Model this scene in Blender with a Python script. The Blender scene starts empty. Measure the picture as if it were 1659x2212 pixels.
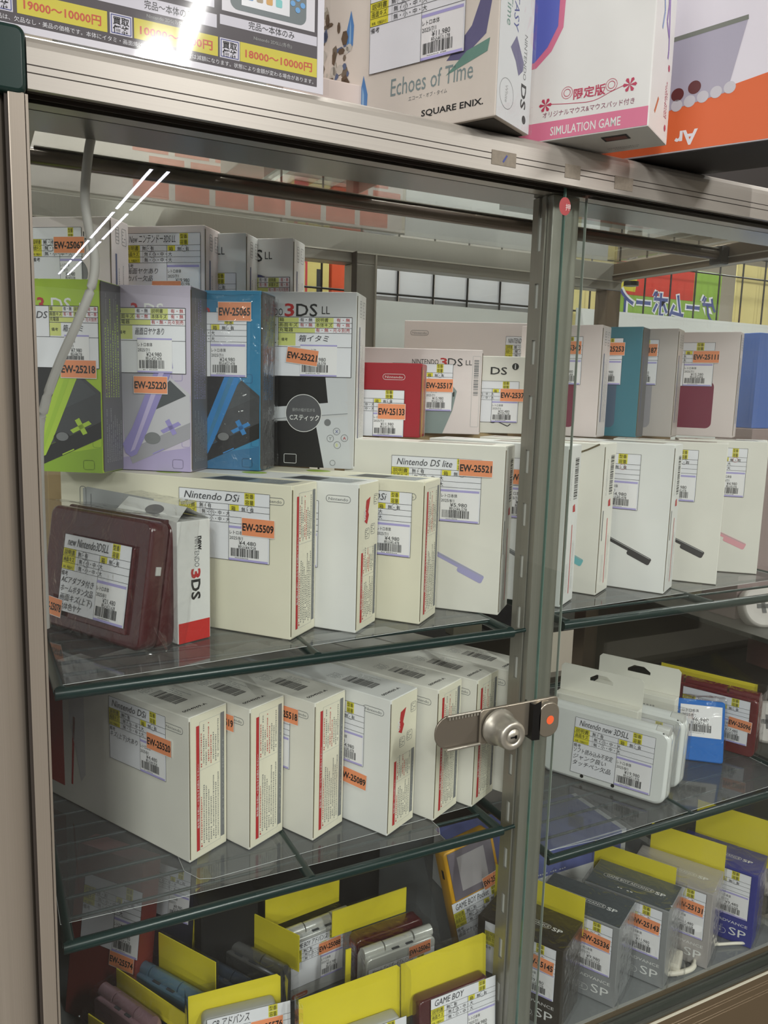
import bpy, bmesh, math, random
from mathutils import Vector, Matrix, noise
rnd = random.Random(7)
S = bpy.context.scene
COL = S.collection
PI = math.pi
# ------------------------------------------------------------------ camera
cam_d = bpy.data.cameras.new('camera'); cam = bpy.data.objects.new('camera', cam_d); COL.objects.link(cam)
cam_d.sensor_fit = 'VERTICAL'; cam_d.sensor_height = 24.0; cam_d.sensor_width = 18.0
cam_d.lens = 18.906; cam_d.clip_start = 0.01; cam_d.clip_end = 100
R = ((0.8902, -0.0432, 0.4535), (-0.4547, -0.1456, 0.8787), (0.0280, -0.9884, -0.1492))
m = Matrix(((R[0][0], -R[0][1], -R[0][2], -0.0445), (R[1][0], -R[1][1], -R[1][2], -0.62),
            (R[2][0], -R[2][1], -R[2][2], -0.1918), (0, 0, 0, 1)))
cam.matrix_world = m
S.camera = cam
# ------------------------------------------------------------------ world, exposure
w = bpy.data.worlds.new('shop_ambience'); S.world = w; w.use_nodes = True
bg = w.node_tree.nodes['Background']; bg.inputs[0].default_value = (1.0, 0.98, 0.96, 1); bg.inputs[1].default_value = 0.28
S.view_settings.view_transform = 'Standard'; S.view_settings.look = 'None'
S.view_settings.gamma = 1.0; S.view_settings.use_curve_mapping = False
S.view_settings.exposure = 0.62
S.cycles.transparent_max_bounces = 40; S.cycles.max_bounces = 10; S.cycles.glossy_bounces = 6
S.cycles.sample_clamp_indirect = 6.0; S.cycles.caustics_reflective = False; S.cycles.caustics_refractive = False

# ------------------------------------------------------------------ materials
def lin(c):
    return tuple((v/255/12.92 if v/255 <= 0.04045 else ((v/255+0.055)/1.055)**2.4) for v in c) + (1,)
MC = {}
def mat(name, rgb, rough=0.5, metal=0.0, spec=0.5, var=0.0, scale=60, bump=0.0, emit=None, stretch=None, coat=0.0):
    if name in MC: return MC[name]
    M = bpy.data.materials.new(name); M.use_nodes = True; nt = M.node_tree; b = nt.nodes['Principled BSDF']
    b.inputs['Base Color'].default_value = lin(rgb); b.inputs['Roughness'].default_value = rough
    b.inputs['Metallic'].default_value = metal; b.inputs['Specular IOR Level'].default_value = spec
    b.inputs['Coat Weight'].default_value = coat; b.inputs['Coat Roughness'].default_value = 0.1
    if emit:
        b.inputs['Emission Color'].default_value = lin(rgb); b.inputs['Emission Strength'].default_value = emit
    if var or bump:
        tc = nt.nodes.new('ShaderNodeTexCoord'); mp = nt.nodes.new('ShaderNodeMapping'); nz = nt.nodes.new('ShaderNodeTexNoise')
        nt.links.new(tc.outputs['Object'], mp.inputs[0]); nt.links.new(mp.outputs[0], nz.inputs['Vector'])
        mp.inputs['Scale'].default_value = stretch or (1, 1, 1)
        nz.inputs['Scale'].default_value = scale; nz.inputs['Detail'].default_value = 3
        if var:
            mx = nt.nodes.new('ShaderNodeMix'); mx.data_type = 'RGBA'
            mx.inputs[6].default_value = lin(tuple(v*(1-var) for v in rgb)); mx.inputs[7].default_value = lin(tuple(min(255, v*(1+var*0.5)) for v in rgb))
            nt.links.new(nz.outputs[0], mx.inputs[0]); nt.links.new(mx.outputs[2], b.inputs['Base Color'])
        if bump:
            bp = nt.nodes.new('ShaderNodeBump'); bp.inputs['Strength'].default_value = bump; bp.inputs['Distance'].default_value = 0.002
            nt.links.new(nz.outputs[0], bp.inputs['Height']); nt.links.new(bp.outputs[0], b.inputs['Normal'])
    MC[name] = M; return M
def clear(name, tint=(255, 255, 255), rough=0.0, ior=1.45, bump=0.0, scale=40, milk=0.0, boost=0.0):
    """thin transparent sheet: passes light straight on, mirrors by Fresnel"""
    if name in MC: return MC[name]
    M = bpy.data.materials.new(name); M.use_nodes = True; nt = M.node_tree; nt.nodes.clear()
    out = nt.nodes.new('ShaderNodeOutputMaterial'); tr = nt.nodes.new('ShaderNodeBsdfTransparent'); gl = nt.nodes.new('ShaderNodeBsdfGlossy')
    mx = nt.nodes.new('ShaderNodeMixShader'); ge = nt.nodes.new('ShaderNodeNewGeometry')
    tr.inputs[0].default_value = lin(tint); gl.inputs['Roughness'].default_value = rough
    f0 = ((ior-1)/(ior+1))**2
    def mth(op, a, b=None):
        n = nt.nodes.new('ShaderNodeMath'); n.operation = op
        for i, q in enumerate((a, b)):
            if q is None: continue
            if isinstance(q, (int, float)): n.inputs[i].default_value = q
            else: nt.links.new(q, n.inputs[i])
        return n.outputs[0]
    # reflectance of a thin sheet, the same from both sides (Schlick)
    dt = nt.nodes.new('ShaderNodeVectorMath'); dt.operation = 'DOT_PRODUCT'
    nt.links.new(ge.outputs['Incoming'], dt.inputs[0]); nt.links.new(ge.outputs['Normal'], dt.inputs[1])
    last = mth('ADD', mth('MULTIPLY', mth('POWER', mth('SUBTRACT', 1.0, mth('ABSOLUTE', dt.outputs['Value'])), 5.0), 1-f0), f0)
    if boost:
        ad = nt.nodes.new('ShaderNodeMath'); ad.operation = 'ADD'; ad.inputs[1].default_value = boost
        nt.links.new(last, ad.inputs[0]); last = ad.outputs[0]
    nt.links.new(last, mx.inputs[0])
    base = tr.outputs[0]
    if milk:
        df = nt.nodes.new('ShaderNodeBsdfDiffuse'); df.inputs[0].default_value = (0.8, 0.8, 0.8, 1); m2 = nt.nodes.new('ShaderNodeMixShader')
        m2.inputs[0].default_value = milk; nt.links.new(tr.outputs[0], m2.inputs[1]); nt.links.new(df.outputs[0], m2.inputs[2]); base = m2.outputs[0]
    nt.links.new(base, mx.inputs[1]); nt.links.new(gl.outputs[0], mx.inputs[2]); nt.links.new(mx.outputs[0], out.inputs[0])
    if bump:
        tc = nt.nodes.new('ShaderNodeTexCoord'); nz = nt.nodes.new('ShaderNodeTexNoise'); nz.inputs['Scale'].default_value = scale
        nz.inputs['Detail'].default_value = 2; nz.inputs['Distortion'].default_value = 1.5
        bp = nt.nodes.new('ShaderNodeBump'); bp.inputs['Strength'].default_value = bump; bp.inputs['Distance'].default_value = 0.004
        nt.links.new(tc.outputs['Object'], nz.inputs['Vector']); nt.links.new(nz.outputs[0], bp.inputs['Height'])
        nt.links.new(bp.outputs[0], gl.inputs['Normal']); nt.links.new(bp.outputs[0], dt.inputs[1])
    MC[name] = M; return M
ALU = mat('champagne_aluminium', (172, 166, 158), 0.38, 0.35, 0.5, 0.06, 30, stretch=(0.05, 1, 60))
ALUV = mat('champagne_aluminium_upright', (154, 144, 132), 0.36, 0.4, 0.5, 0.06, 40, stretch=(30, 30, 0.05))
BRONZE = mat('dull_steel_upright', (150, 147, 138), 0.35, 0.5, 0.5, 0.06, 30, stretch=(20, 20, 0.05))
GROOVE = mat('groove_shadow_gap', (52, 44, 38), 0.7)
DGREEN = mat('dark_green_plastic', (24, 50, 46), 0.25, 0, 0.5)
RACK = mat('dark_green_coated_wire', (8, 38, 36), 0.28, 0, 0.5)
GLASS = clear('display_glass', (252, 254, 253), 0.0, 1.5)
GEDGE = mat('green_glass_edge', (84, 112, 102), 0.15)
SHEET = clear('clear_vinyl_sheet', (236, 238, 240), 0.05, 1.5, milk=0.05)
BAG = clear('clear_plastic_bag', (251, 251, 251), 0.05, 1.45, bump=1.0, scale=35)
BAGG = clear('smooth_plastic_bag', (252, 252, 252), 0.05, 1.45, bump=0.6, scale=18)
CREAM = mat('ivory_card', (234, 231, 222), 0.42, 0, 0.4, 0.05, 14)
IVORY = mat('yellowed_card', (236, 231, 210), 0.42, 0, 0.4, 0.05, 14)
WHITE = mat('white_card', (234, 234, 232), 0.4, 0, 0.4, 0.04, 14)
PINKW = mat('pinkish_white_card', (228, 216, 214), 0.35, 0, 0.4, 0.04, 14)
CREASE = mat('brown_card_crease', (96, 84, 58), 0.8)
PAPER = mat('label_paper', (236, 236, 242), 0.6)
LCARD = mat('sticker_paper', (242, 240, 242), 0.5)
YEL = mat('yellow_highlighter', (226, 216, 60), 0.6)
YELG = mat('pale_green_cell', (214, 220, 130), 0.6)
INK = mat('black_ink', (26, 26, 28), 0.6)
PEN = mat('ballpoint_ink', (60, 60, 66), 0.6)
GREY = mat('grey_ink', (118, 120, 122), 0.6)
LGREY = mat('light_grey_ink', (176, 178, 178), 0.6)
REDI = mat('red_ink', (186, 40, 44), 0.6)
BLUEI = mat('blue_ink', (70, 80, 150), 0.6)
LILAC = mat('lilac_ink', (176, 168, 222), 0.6)
ORANGE = mat('orange_sticker', (240, 150, 104), 0.6)
CARDY = mat('yellow_header_card', (226, 210, 50), 0.5, var=0.04, scale=20)
SILVER = mat('silver_plastic', (212, 212, 210), 0.3, 0.3, 0.5, coat=0.4)
PEARL = mat('pearl_white_plastic', (228, 230, 228), 0.25, 0, 0.5, coat=0.6)
BURG = mat('burgundy_plastic', (74, 16, 22), 0.22, 0, 0.5, coat=0.7)
BLACK = mat('black_plastic', (14, 14, 15), 0.35)
DARKG = mat('dark_grey_print', (60, 62, 66), 0.45)
BROWN = mat('dark_brown_panel', (64, 54, 44), 0.5, var=0.1, scale=8)
STEEL = mat('nickel_plated_steel', (190, 186, 174), 0.36, 0.8)

# ------------------------------------------------------------------ mesh builder
class Face:
    """flat working frame: point(u, v, layer)"""
    def __init__(s, O, U, V):
        s.O = Vector(O); s.U = Vector(U).normalized(); s.V = Vector(V).normalized(); s.N = s.U.cross(s.V)
    def p(s, u, v, l=0): return s.O + s.U*u + s.V*v + s.N*(0.00012*l)
    def sub(s, u, v, rot=0, l=0):
        c, n = math.cos(rot), math.sin(rot)
        return Face(s.p(u, v, l), s.U*c + s.V*n, s.V*c - s.U*n)
TXT = {}
def text_mesh(body, bold=0.0, shear=0.0):
    k = (body, bold, shear)
    if k not in TXT:
        c = bpy.data.curves.new('lettering', 'FONT'); c.body = body; c.resolution_u = 2; c.offset = bold; c.shear = shear
        o = bpy.data.objects.new('lettering', c); me = o.to_mesh()
        vs = [tuple(v.co[:2]) for v in me.vertices]; fs = [tuple(p.vertices) for p in me.polygons]
        o.to_mesh_clear(); bpy.data.objects.remove(o); bpy.data.curves.remove(c)
        x1 = max([v[0] for v in vs], default=1); x0 = min([v[0] for v in vs], default=0)
        TXT[k] = (vs, fs, x0, x1)
    return TXT[k]
class MB:
    def __init__(s): s.v = []; s.f = []; s.mi = []; s.mats = []; s.sm = []
    def m(s, M):
        if M not in s.mats: s.mats.append(M)
        return s.mats.index(M)
    def add(s, vs, fs, M, smooth=False):
        b = len(s.v); k = s.m(M); s.v += [tuple(x) for x in vs]
        for f in fs: s.f.append(tuple(b+i for i in f)); s.mi.append(k); s.sm.append(smooth)
        return s
    def quad(s, a, b, c, d, M): s.add((a, b, c, d), ((0, 1, 2, 3),), M)
    def box(s, lo, hi, M, T=None):
        x0, y0, z0 = lo; x1, y1, z1 = hi
        vs = [Vector(p) for p in ((x0, y0, z0), (x1, y0, z0), (x1, y1, z0), (x0, y1, z0), (x0, y0, z1), (x1, y0, z1), (x1, y1, z1), (x0, y1, z1))]
        if T: vs = [T @ p for p in vs]
        s.add(vs, ((3, 2, 1, 0), (4, 5, 6, 7), (0, 1, 5, 4), (1, 2, 6, 5), (2, 3, 7, 6), (3, 0, 4, 7)), M); return s
    def cham(s, lo, hi, e, M):
        """box with chamfered edges"""
        bm = bmesh.new(); bmesh.ops.create_cube(bm, size=1)
        for v in bm.verts: v.co = Vector([(lo[i]+hi[i])/2 + v.co[i]*(hi[i]-lo[i]) for i in range(3)])
        bmesh.ops.bevel(bm, geom=bm.edges[:], offset=e, segments=2, profile=0.6, affect='EDGES')
        bm.verts.index_update(); s.add([v.co.copy() for v in bm.verts], [[v.index for v in f.verts] for f in bm.faces], M); bm.free(); return s
    def tube(s, pts, r, M, n=10, caps=True):
        pts = [Vector(p) for p in pts]; vs = []; fs = []
        up = Vector((0, 0, 1))
        for i, p in enumerate(pts):
            d = (pts[min(i+1, len(pts)-1)] - pts[max(i-1, 0)]).normalized()
            a = d.cross(up if abs(d.z) < 0.95 else Vector((0, 1, 0))).normalized(); b = d.cross(a)
            rr = r[i] if isinstance(r, (list, tuple)) else r
            for k in range(n): t = 2*PI*k/n; vs.append(p + a*(math.cos(t)*rr) + b*(math.sin(t)*rr))
        for i in range(len(pts)-1):
            for k in range(n): q = (k+1) % n; fs.append((i*n+k, i*n+q, (i+1)*n+q, (i+1)*n+k))
        s.add(vs, fs, M, True)
        if caps: s.add(vs[:n], (tuple(range(n)),), M); s.add(vs[-n:], (tuple(reversed(range(n))),), M)
        return s
    def extrude_x(s, prof, x0, x1, M):
        n = len(prof); vs = [(x0, y, z) for y, z in prof] + [(x1, y, z) for y, z in prof]
        fs = [(i, (i+1) % n, n+(i+1) % n, n+i) for i in range(n)] + [tuple(reversed(range(n))), tuple(range(n, 2*n))]
        s.add(vs, fs, M); return s
    def rprism(s, F, w, h, t, r, e, M, seg=5, smooth=True):
        """rounded rectangle slab: centre of F = bottom left; thickness towards -N ... front face at layer 0"""
        def prof(i):
            o = []
            for cx, cy, a0 in ((w-r, r, -PI/2), (w-r, h-r, 0), (r, h-r, PI/2), (r, r, PI)):
                for k in range(seg+1): a = a0 + PI/2*k/seg; o.append((cx+math.cos(a)*(r-i), cy+math.sin(a)*(r-i)))
            return o
        lv = ((0, e), (-e*0.3, e*0.3), (-e, 0), (-(t-e), 0), (-(t-e*0.3), e*0.3), (-t, e)); n = 4*(seg+1); vs = []; fs = []
        for d, i in lv:
            for u, v in prof(i): vs.append(F.p(u, v) + F.N*d)
        for j in range(len(lv)-1):
            for k in range(n): q = (k+1) % n; fs.append((j*n+k, (j+1)*n+k, (j+1)*n+q, j*n+q))
        s.add(vs, fs, M, smooth); s.add(vs[:n], (tuple(range(n)),), M); s.add(vs[-n:], (tuple(reversed(range(n))),), M); return s
    # ---- print
    def rect(s, F, u0, v0, u1, v1, M, l=1): s.quad(F.p(u0, v0, l), F.p(u1, v0, l), F.p(u1, v1, l), F.p(u0, v1, l), M); return s
    def poly(s, F, pts, M, l=1):
        s.add([F.p(u, v, l) for u, v in pts], (tuple(range(len(pts))),), M); return s
    def disc(s, F, u, v, r, M, l=1, n=20, ry=None):
        ry = ry or r; return s.poly(F, [(u+r*math.cos(2*PI*k/n), v+ry*math.sin(2*PI*k/n)) for k in range(n)], M, l)
    def line(s, F, pts, wd, M, l=1):
        for (a, b), (c, d) in zip(pts, pts[1:]):
            L = math.hypot(c-a, d-b) or 1e-9; nx, ny = -(d-b)/L*wd/2, (c-a)/L*wd/2
            s.poly(F, [(a-nx, b-ny), (c-nx, d-ny), (c+nx, d+ny), (a+nx, b+ny)], M, l)
        return s
    def ring(s, F, u, v, r, wd, M, l=1, ry=None, n=24):
        ry = ry or r; return s.line(F, [(u+r*math.cos(2*PI*k/n), v+ry*math.sin(2*PI*k/n)) for k in range(n+1)], wd, M, l)
    def frame(s, F, u0, v0, u1, v1, wd, M, l=1): return s.line(F, [(u0, v0), (u1, v0), (u1, v1), (u0, v1), (u0, v0)], wd, M, l)
    def rrect(s, F, u0, v0, u1, v1, r, M, l=1, wd=0):
        p = []
        for cx, cy, a0 in ((u1-r, v0+r, -PI/2), (u1-r, v1-r, 0), (u0+r, v1-r, PI/2), (u0+r, v0+r, PI)):
            for k in range(6): a = a0+PI/2*k/5; p.append((cx+math.cos(a)*r, cy+math.sin(a)*r))
        return s.line(F, p+p[:1], wd, M, l) if wd else s.poly(F, p, M, l)
    def text(s, F, body, u, v, h, M, l=2, rot=0, width=None, bold=0.0, shear=0.0, mirror=False, align=0):
        vs, fs, x0, x1 = text_mesh(body, bold, shear)
        if not fs: return s
        sx = h if width is None else width/(x1-x0)
        off = -(x0+(x1-x0)*align)*sx
        c, n = math.cos(rot), math.sin(rot); o = []
        for x, y in vs:
            X = x*sx + off; Y = y*h
            if mirror: X = -X
            o.append(F.p(u + X*c - Y*n, v + X*n + Y*c, l))
        s.add(o, fs, M); return s
    def barcode(s, F, u, v, wd, h, M=INK, l=2, seed=1, rot=False):
        r = random.Random(seed); x = 0
        while x < wd:
            b = r.choice((0.006, 0.012, 0.018, 0.03))*wd*1.1
            if rot: s.rect(F, u, v+x, u+h, min(v+x+b, v+wd), M, l)
            else: s.rect(F, u+x, v, min(u+x+b, u+wd), v+h, M, l)
            x += b + r.choice((0.01, 0.014, 0.024))*wd
        return s
    def fine(s, F, u, v, L, rows, gap, M, l=2, seed=1, size=0.0014, vert=False, fill=0.62):
        """rows of tiny illegible print made of glyph-sized ticks"""
        r = random.Random(seed)
        for k in range(rows):
            x = 0; end = L*r.uniform(0.6, 1)
            while x < end:
                g = size*r.uniform(0.5, 1.0)
                a, b = (u+k*gap, v+x) if vert else (u+x, v+k*gap)
                if vert: s.rect(F, a, b, a+size*r.uniform(0.45, 0.8), b+g, M, l)
                else: s.rect(F, a, b, a+g, b+size*r.uniform(0.45, 0.8), M, l)
                x += g/fill + (size*1.5 if r.random() < 0.06 else 0)
        return s
    def build(s, name, parent=None, label=None, shadow=True):
        me = bpy.data.meshes.new(name); me.from_pydata(s.v, [], s.f)
        for M in s.mats: me.materials.append(M)
        me.polygons.foreach_set('material_index', s.mi); me.polygons.foreach_set('use_smooth', s.sm); me.update()
        o = bpy.data.objects.new(name, me); COL.objects.link(o)
        if parent: o.parent = parent
        if label: o['label'] = label
        return o
def thing(name, label, cat, loc=(0, 0, 0), rz=0, group=None, rot=None):
    o = bpy.data.objects.new(name, None); COL.objects.link(o); o.empty_display_size = 0.02
    o.location = loc; o.rotation_euler = rot or (0, 0, math.radians(rz)); o['label'] = label; o['category'] = cat
    if group: o['group'] = group
    return o
def tag(o, label, cat, group=None):
    o['label'] = label; o['category'] = cat
    if group: o['group'] = group
    return o
def structure(o): o['kind'] = 'structure'; return o

# ------------------------------------------------------------------ paper labels and stickers
def label_a(mb, F, u, v, w, h, title='', date='2025/7/1', price='¥4,980', tax='税込¥5,478', note='', seed=1, red=None):
    """standard form; (u, v) = lower left corner"""
    t = v+h; P = lambda a, b: (u+a*w, t-b*h)
    X = lambda a: u+a*w
    Y = lambda b: t-b*h
    mb.rect(F, u, v, u+w, t, PAPER, 4)
    L = 0.00035
    for b in (0.185, 0.275, 0.365, 0.455): mb.rect(F, u, Y(b)-L/2, u+w, Y(b)+L/2, INK, 6)
    mb.rect(F, X(0.56)-L/2, v, X(0.56)+L/2, Y(0.185), INK, 6); mb.rect(F, X(0.24), Y(0.455), X(0.24)+L*0.7, Y(0.185), GREY, 6)
    mb.frame(F, u, v, u+w, t, L, INK, 6)
    for b, s_, z in ((0.275, '説明書', 0.075), (0.365, '画面キズ', 0.075), (0.455, '本体、付属品キズ', 0.042)):
        mb.rect(F, X(0.0), Y(b)+L, X(0.2), Y(b-0.09)+L, YEL, 5)
        mb.text(F, s_, X(0.02), Y(b)+0.0012, h*z, INK, 7, width=w*0.165)
    mb.text(F, '無・有', X(0.235), Y(0.275)+0.0012, h*0.07, INK, 7); mb.text(F, '無・小・中・大', X(0.26), Y(0.365)+0.0012, h*0.07, INK, 7)
    mb.text(F, '無・小・中・大', X(0.26), Y(0.455)+0.0012, h*0.07, INK, 7)
    mb.rect(F, X(0.57), Y(0.275)+L, X(0.67), Y(0.185)-L, YEL, 5); mb.text(F, '箱', X(0.59), Y(0.27), h*0.075, INK, 7); mb.text(F, '無・有', X(0.7), Y(0.27), h*0.07, INK, 7)
    for b, s_ in ((0.095, '型番'), (0.185, '容量')):
        mb.rect(F, X(0.73), Y(b)+L, X(0.84), Y(b-0.09), YEL, 5); mb.text(F, s_, X(0.74), Y(b)+0.0012, h*0.075, INK, 7, width=w*0.09)
    mb.ring(F, X(0.33), Y(0.235), h*0.05, 0.0003, PEN, 8); mb.ring(F, X(0.37), Y(0.33), h*0.05, 0.0003, PEN, 8); mb.ring(F, X(0.79), Y(0.235), h*0.05, 0.0003, red or PEN, 8)
    if title: mb.text(F, title, X(0.06), Y(0.14), h*0.15, PEN, 8, shear=0.25, width=min(w*0.62, w*0.055*len(title)))
    mb.text(F, '備考', X(0.01), Y(0.53), h*0.07, INK, 7)
    if note:
        for k, n_ in enumerate(note.split('|')): mb.text(F, n_, X(0.02), Y(0.62+k*0.115), h*0.1, PEN, 8, shear=0.2, width=min(w*0.5, w*0.07*len(n_)))
    su0, su1, sv0, sv1 = X(0.565), X(0.985), v+h*0.005, Y(0.49)
    mb.rect(F, su0, sv0, su1, sv1, LCARD, 8); mb.rect(F, su0, sv1-h*0.035, su1, sv1, LILAC, 9); mb.rect(F, su0, sv0, su1, sv0+h*0.03, LILAC, 9)
    price_bits(mb, F, su0, sv0, su1-su0, sv1-sv0, date, price, tax, seed)
def price_bits(mb, F, u, v, w, h, date, price, tax, seed, l=10):
    mb.text(F, 'レトロ本体', u+w*0.02, v+h*0.76, h*0.13, INK, l, width=w*0.42)
    mb.text(F, date, u+w*0.02, v+h*0.61, h*0.13, INK, l, width=w*0.34)
    mb.text(F, price, u+w*0.26, v+h*0.47, h*0.17, INK, l, width=w*0.44)
    mb.text(F, tax, u+w*0.24, v+h*0.365, h*0.12, INK, l, width=w*0.46)
    mb.barcode(F, u+w*0.05, v+h*0.12, w*0.72, h*0.24, INK, l, seed); mb.fine(F, u+w*0.16, v+h*0.075, w*0.5, 1, 1, INK, l, seed, 0.0009)
def label_b(mb, F, u, v, w, h, name='', note='', price='¥24,980', tax='税込¥27,478', seed=1):
    """wide form with red marks"""
    t = v+h; X = lambda a: u+a*w
    Y = lambda b: t-b*h
    L = 0.0004
    mb.rect(F, u, v, u+w, t, PAPER, 4); mb.frame(F, u, v, u+w, t, 0.0006, INK, 6)
    x0 = 0.28
    for i, (a, b) in enumerate((('箱', '説明書'), ('画面キズ', '本体キズ'), ('充電器', ''))):
        y1 = 0.01+i*0.085; y2 = y1+0.085
        mb.rect(F, X(x0), Y(y2)+L, X(x0+0.2), Y(y1), YELG, 5); mb.text(F, a, X(x0+0.01), Y(y2)+0.0015, h*0.07, INK, 7, width=w*0.045*len(a))
        if b: mb.rect(F, X(x0+0.36), Y(y2)+L, X(x0+0.54), Y(y1), YELG, 5); mb.text(F, b, X(x0+0.37), Y(y2)+0.0015, h*0.07, INK, 7, width=w*0.04*len(b))
        else: mb.rect(F, X(x0+0.2), Y(y2)+L, X(x0+0.36), Y(y1), YELG, 5)
        if b: mb.text(F, '有・無', X(x0+0.215), Y(y2)+0.0015, h*0.07, REDI if i % 2 else INK, 7, width=w*0.12); mb.text(F, '有・無', X(x0+0.57), Y(y2)+0.0015, h*0.07, REDI, 7, width=w*0.13)
        else: mb.text(F, '有・無・元々別売', X(x0+0.37), Y(y2)+0.0015, h*0.07, REDI, 7, width=w*0.33)
        mb.rect(F, X(x0), Y(y2)-L/2, X(1), Y(y2)+L/2, INK, 6)
    mb.rect(F, X(x0)-L/2, Y(0.5), X(x0)+L/2, t, INK, 6); mb.rect(F, X(x0), Y(0.48), X(x0+0.17), Y(0.27), YELG, 5); mb.text(F, '備考', X(x0+0.03), Y(0.4), h*0.06, INK, 7)
    mb.rect(F, u, Y(0.5)-L/2, u+w, Y(0.5)+L/2, INK, 6)
    if name:
        for k, n_ in enumerate(name.split('|')): mb.text(F, n_, X(0.02), Y(0.2+k*0.24), h*0.16, PEN, 8, shear=0.2, width=w*0.24)
    mb.text(F, note or '箱イタミ', X(x0+0.2), Y(0.4), h*0.12, PEN, 8, shear=0.2, width=w*0.3)
    a0, a1, b0, b1 = X(0.5), X(0.86), v+h*0.01, Y(0.46)
    mb.rect(F, a0, b0, a1, b1, LCARD, 8); mb.rect(F, a0, b1-0.0016, a1, b1, LILAC, 9); mb.rect(F, a0, b0, a1, b0+0.0016, LILAC, 9)
    price_bits(mb, F, a0, b0, a1-a0, b1-b0, '2025/7/1', price, tax, seed)
def sticker(parent, F, u, v, code, w=0.036, h=0.0175, rot=0.0, l=12):
    mb = MB(); G = F.sub(u, v, rot)
    mb.rect(G, 0, 0, w, h, LCARD, l); mb.rect(G, 0.0004, 0.0006, w-0.0004, h-0.0004, ORANGE, l+1); mb.text(G, code, w*0.03, h*0.3, h*0.56, INK, l+2, width=w*0.94, bold=0.03)
    return mb.build('number_sticker', parent, 'orange sticker printed '+code)

# ------------------------------------------------------------------ cartons
def faces(W, T, H):
    return (Face((-W, 0, 0), (1, 0, 0), (0, 0, 1)), Face((0, 0, 0), (0, 1, 0), (0, 0, 1)), Face((-W, 0, H), (1, 0, 0), (0, 1, 0)))
def carton(name, label, loc, yaw, W, T, H, M, group=None, sideM=None, flap=True, cat='box', bottomM=None):
    """near lower corner at the root; front runs to -x, spine runs to +y"""
    t = thing(name, label, cat, loc, yaw, group)
    b = MB(); b.cham((-W, 0, 0), (0, T, H), 0.0009, M)
    b.build('carton', t)
    if flap:
        f = MB(); z0 = 0.004
        pts = [(0.0010, z0*0.4), (T-0.0015, 0.0012), (T-0.001, H-0.001), (0.0022, H-0.001), (0.0014, H*0.6)]
        F = Face((0, 0, 0), (0, 1, 0), (0, 0, 1))
        lo = [F.p(u, v)+F.N*0.00005 for u, v in pts]; hi = [F.p(u, v)+F.N*0.0007 for u, v in pts]; n = len(pts)
        f.add(lo+hi, [tuple(range(n, 2*n))] + [(i, (i+1) % n, n+(i+1) % n, n+i) for i in range(n)], sideM or M)
        f.tube([(0.0002, 0.0006, 0.003), (0.0004, 0.0004, H-0.004)], 0.0004, CREASE, 5)
        f.build('end_flap', t)
    return t
def spine_warning(mb, F, T, H, half=False):
    """cream end panel: red band, rows of tiny red and grey print, grey band"""
    G = Face(F.O+F.N*0.0008, F.U, F.V); v0, v1 = 0.008, H-0.007
    if half:
        v1 = H*0.56
        mb.poly(G, [(T*0.3, H*0.74), (T*0.42, H*0.72), (T*0.5, H*0.78), (T*0.46, H*0.8), (T*0.56, H*0.9), (T*0.36, H*0.88)], REDI, 1)
        mb.text(G, 'USA', T*0.34, H*0.75, 0.006, WHITE, 2, rot=PI/2, bold=0.03)
        for a, b in ((T*0.34, H*0.62), (T*0.62, H*0.64), (T*0.74, H*0.84)): mb.rrect(G, a, b, a+T*0.2, b+H*0.07, 0.002, GREY, 1, wd=0.0004); mb.fine(G, a+0.001, b+0.002, T*0.15, 4, 0.002, GREY, 1)
    mb.rect(G, T*0.17, v0, T*0.25, v1-0.004, REDI, 1)
    mb.text(G, '箱を開ける前に ーかならずお読みくださいー', T*0.235, v0+(v1-v0)*0.18, T*0.055, WHITE, 2, rot=PI/2, width=(v1-v0)*0.5)
    mb.rect(G, T*0.82, v0+0.002, T*0.92, v1, GREY, 1); mb.text(G, 'ニンテンドーゾーン対応ソフト', T*0.9, v0+(v1-v0)*0.1, T*0.05, LGREY, 2, rot=PI/2, width=(v1-v0)*0.7)
    mb.frame(G, T*0.26, v0, T*0.81, v1-0.001, 0.0003, LGREY, 1)
    mid = v0+(v1-v0)*0.62; mb.rect(G, T*0.26, mid, T*0.81, mid+0.0003, LGREY, 1)
    for k in range(8):
        u = T*(0.29+0.064*k); Mx = REDI if k in (0, 3, 4) else GREY
        mb.fine(G, u, v0+0.003+(k % 3)*0.002, (mid-v0)*0.9, 1, 1, REDI if k == 0 else GREY, 2, 31*k+3, 0.0016, True)
        mb.fine(G, u, mid+0.003+(k % 2)*0.003, (v1-mid)*0.78, 1, 1, Mx, 2, 17*k+5, 0.0016, True)
    mb.disc(G, T*0.3, v0+0.003, 0.0009, REDI, 3, 8)
def nin_logo(mb, F, u, v, w, M=GREY):
    h = w*0.25; mb.rrect(F, u, v, u+w, v+h, h*0.49, M, 2, wd=0.0005); mb.text(F, 'Nintendo', u+w*0.1, v+h*0.27, h*0.62, M, 2, width=w*0.8)
PRINT = {}
def shared(parent, key, fn, name='printed_artwork'):
    if key in PRINT:
        o = PRINT[key].copy(); COL.objects.link(o); o.parent = parent; return o
    mb = MB(); fn(mb); o = mb.build(name, parent); PRINT[key] = o; return o
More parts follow.
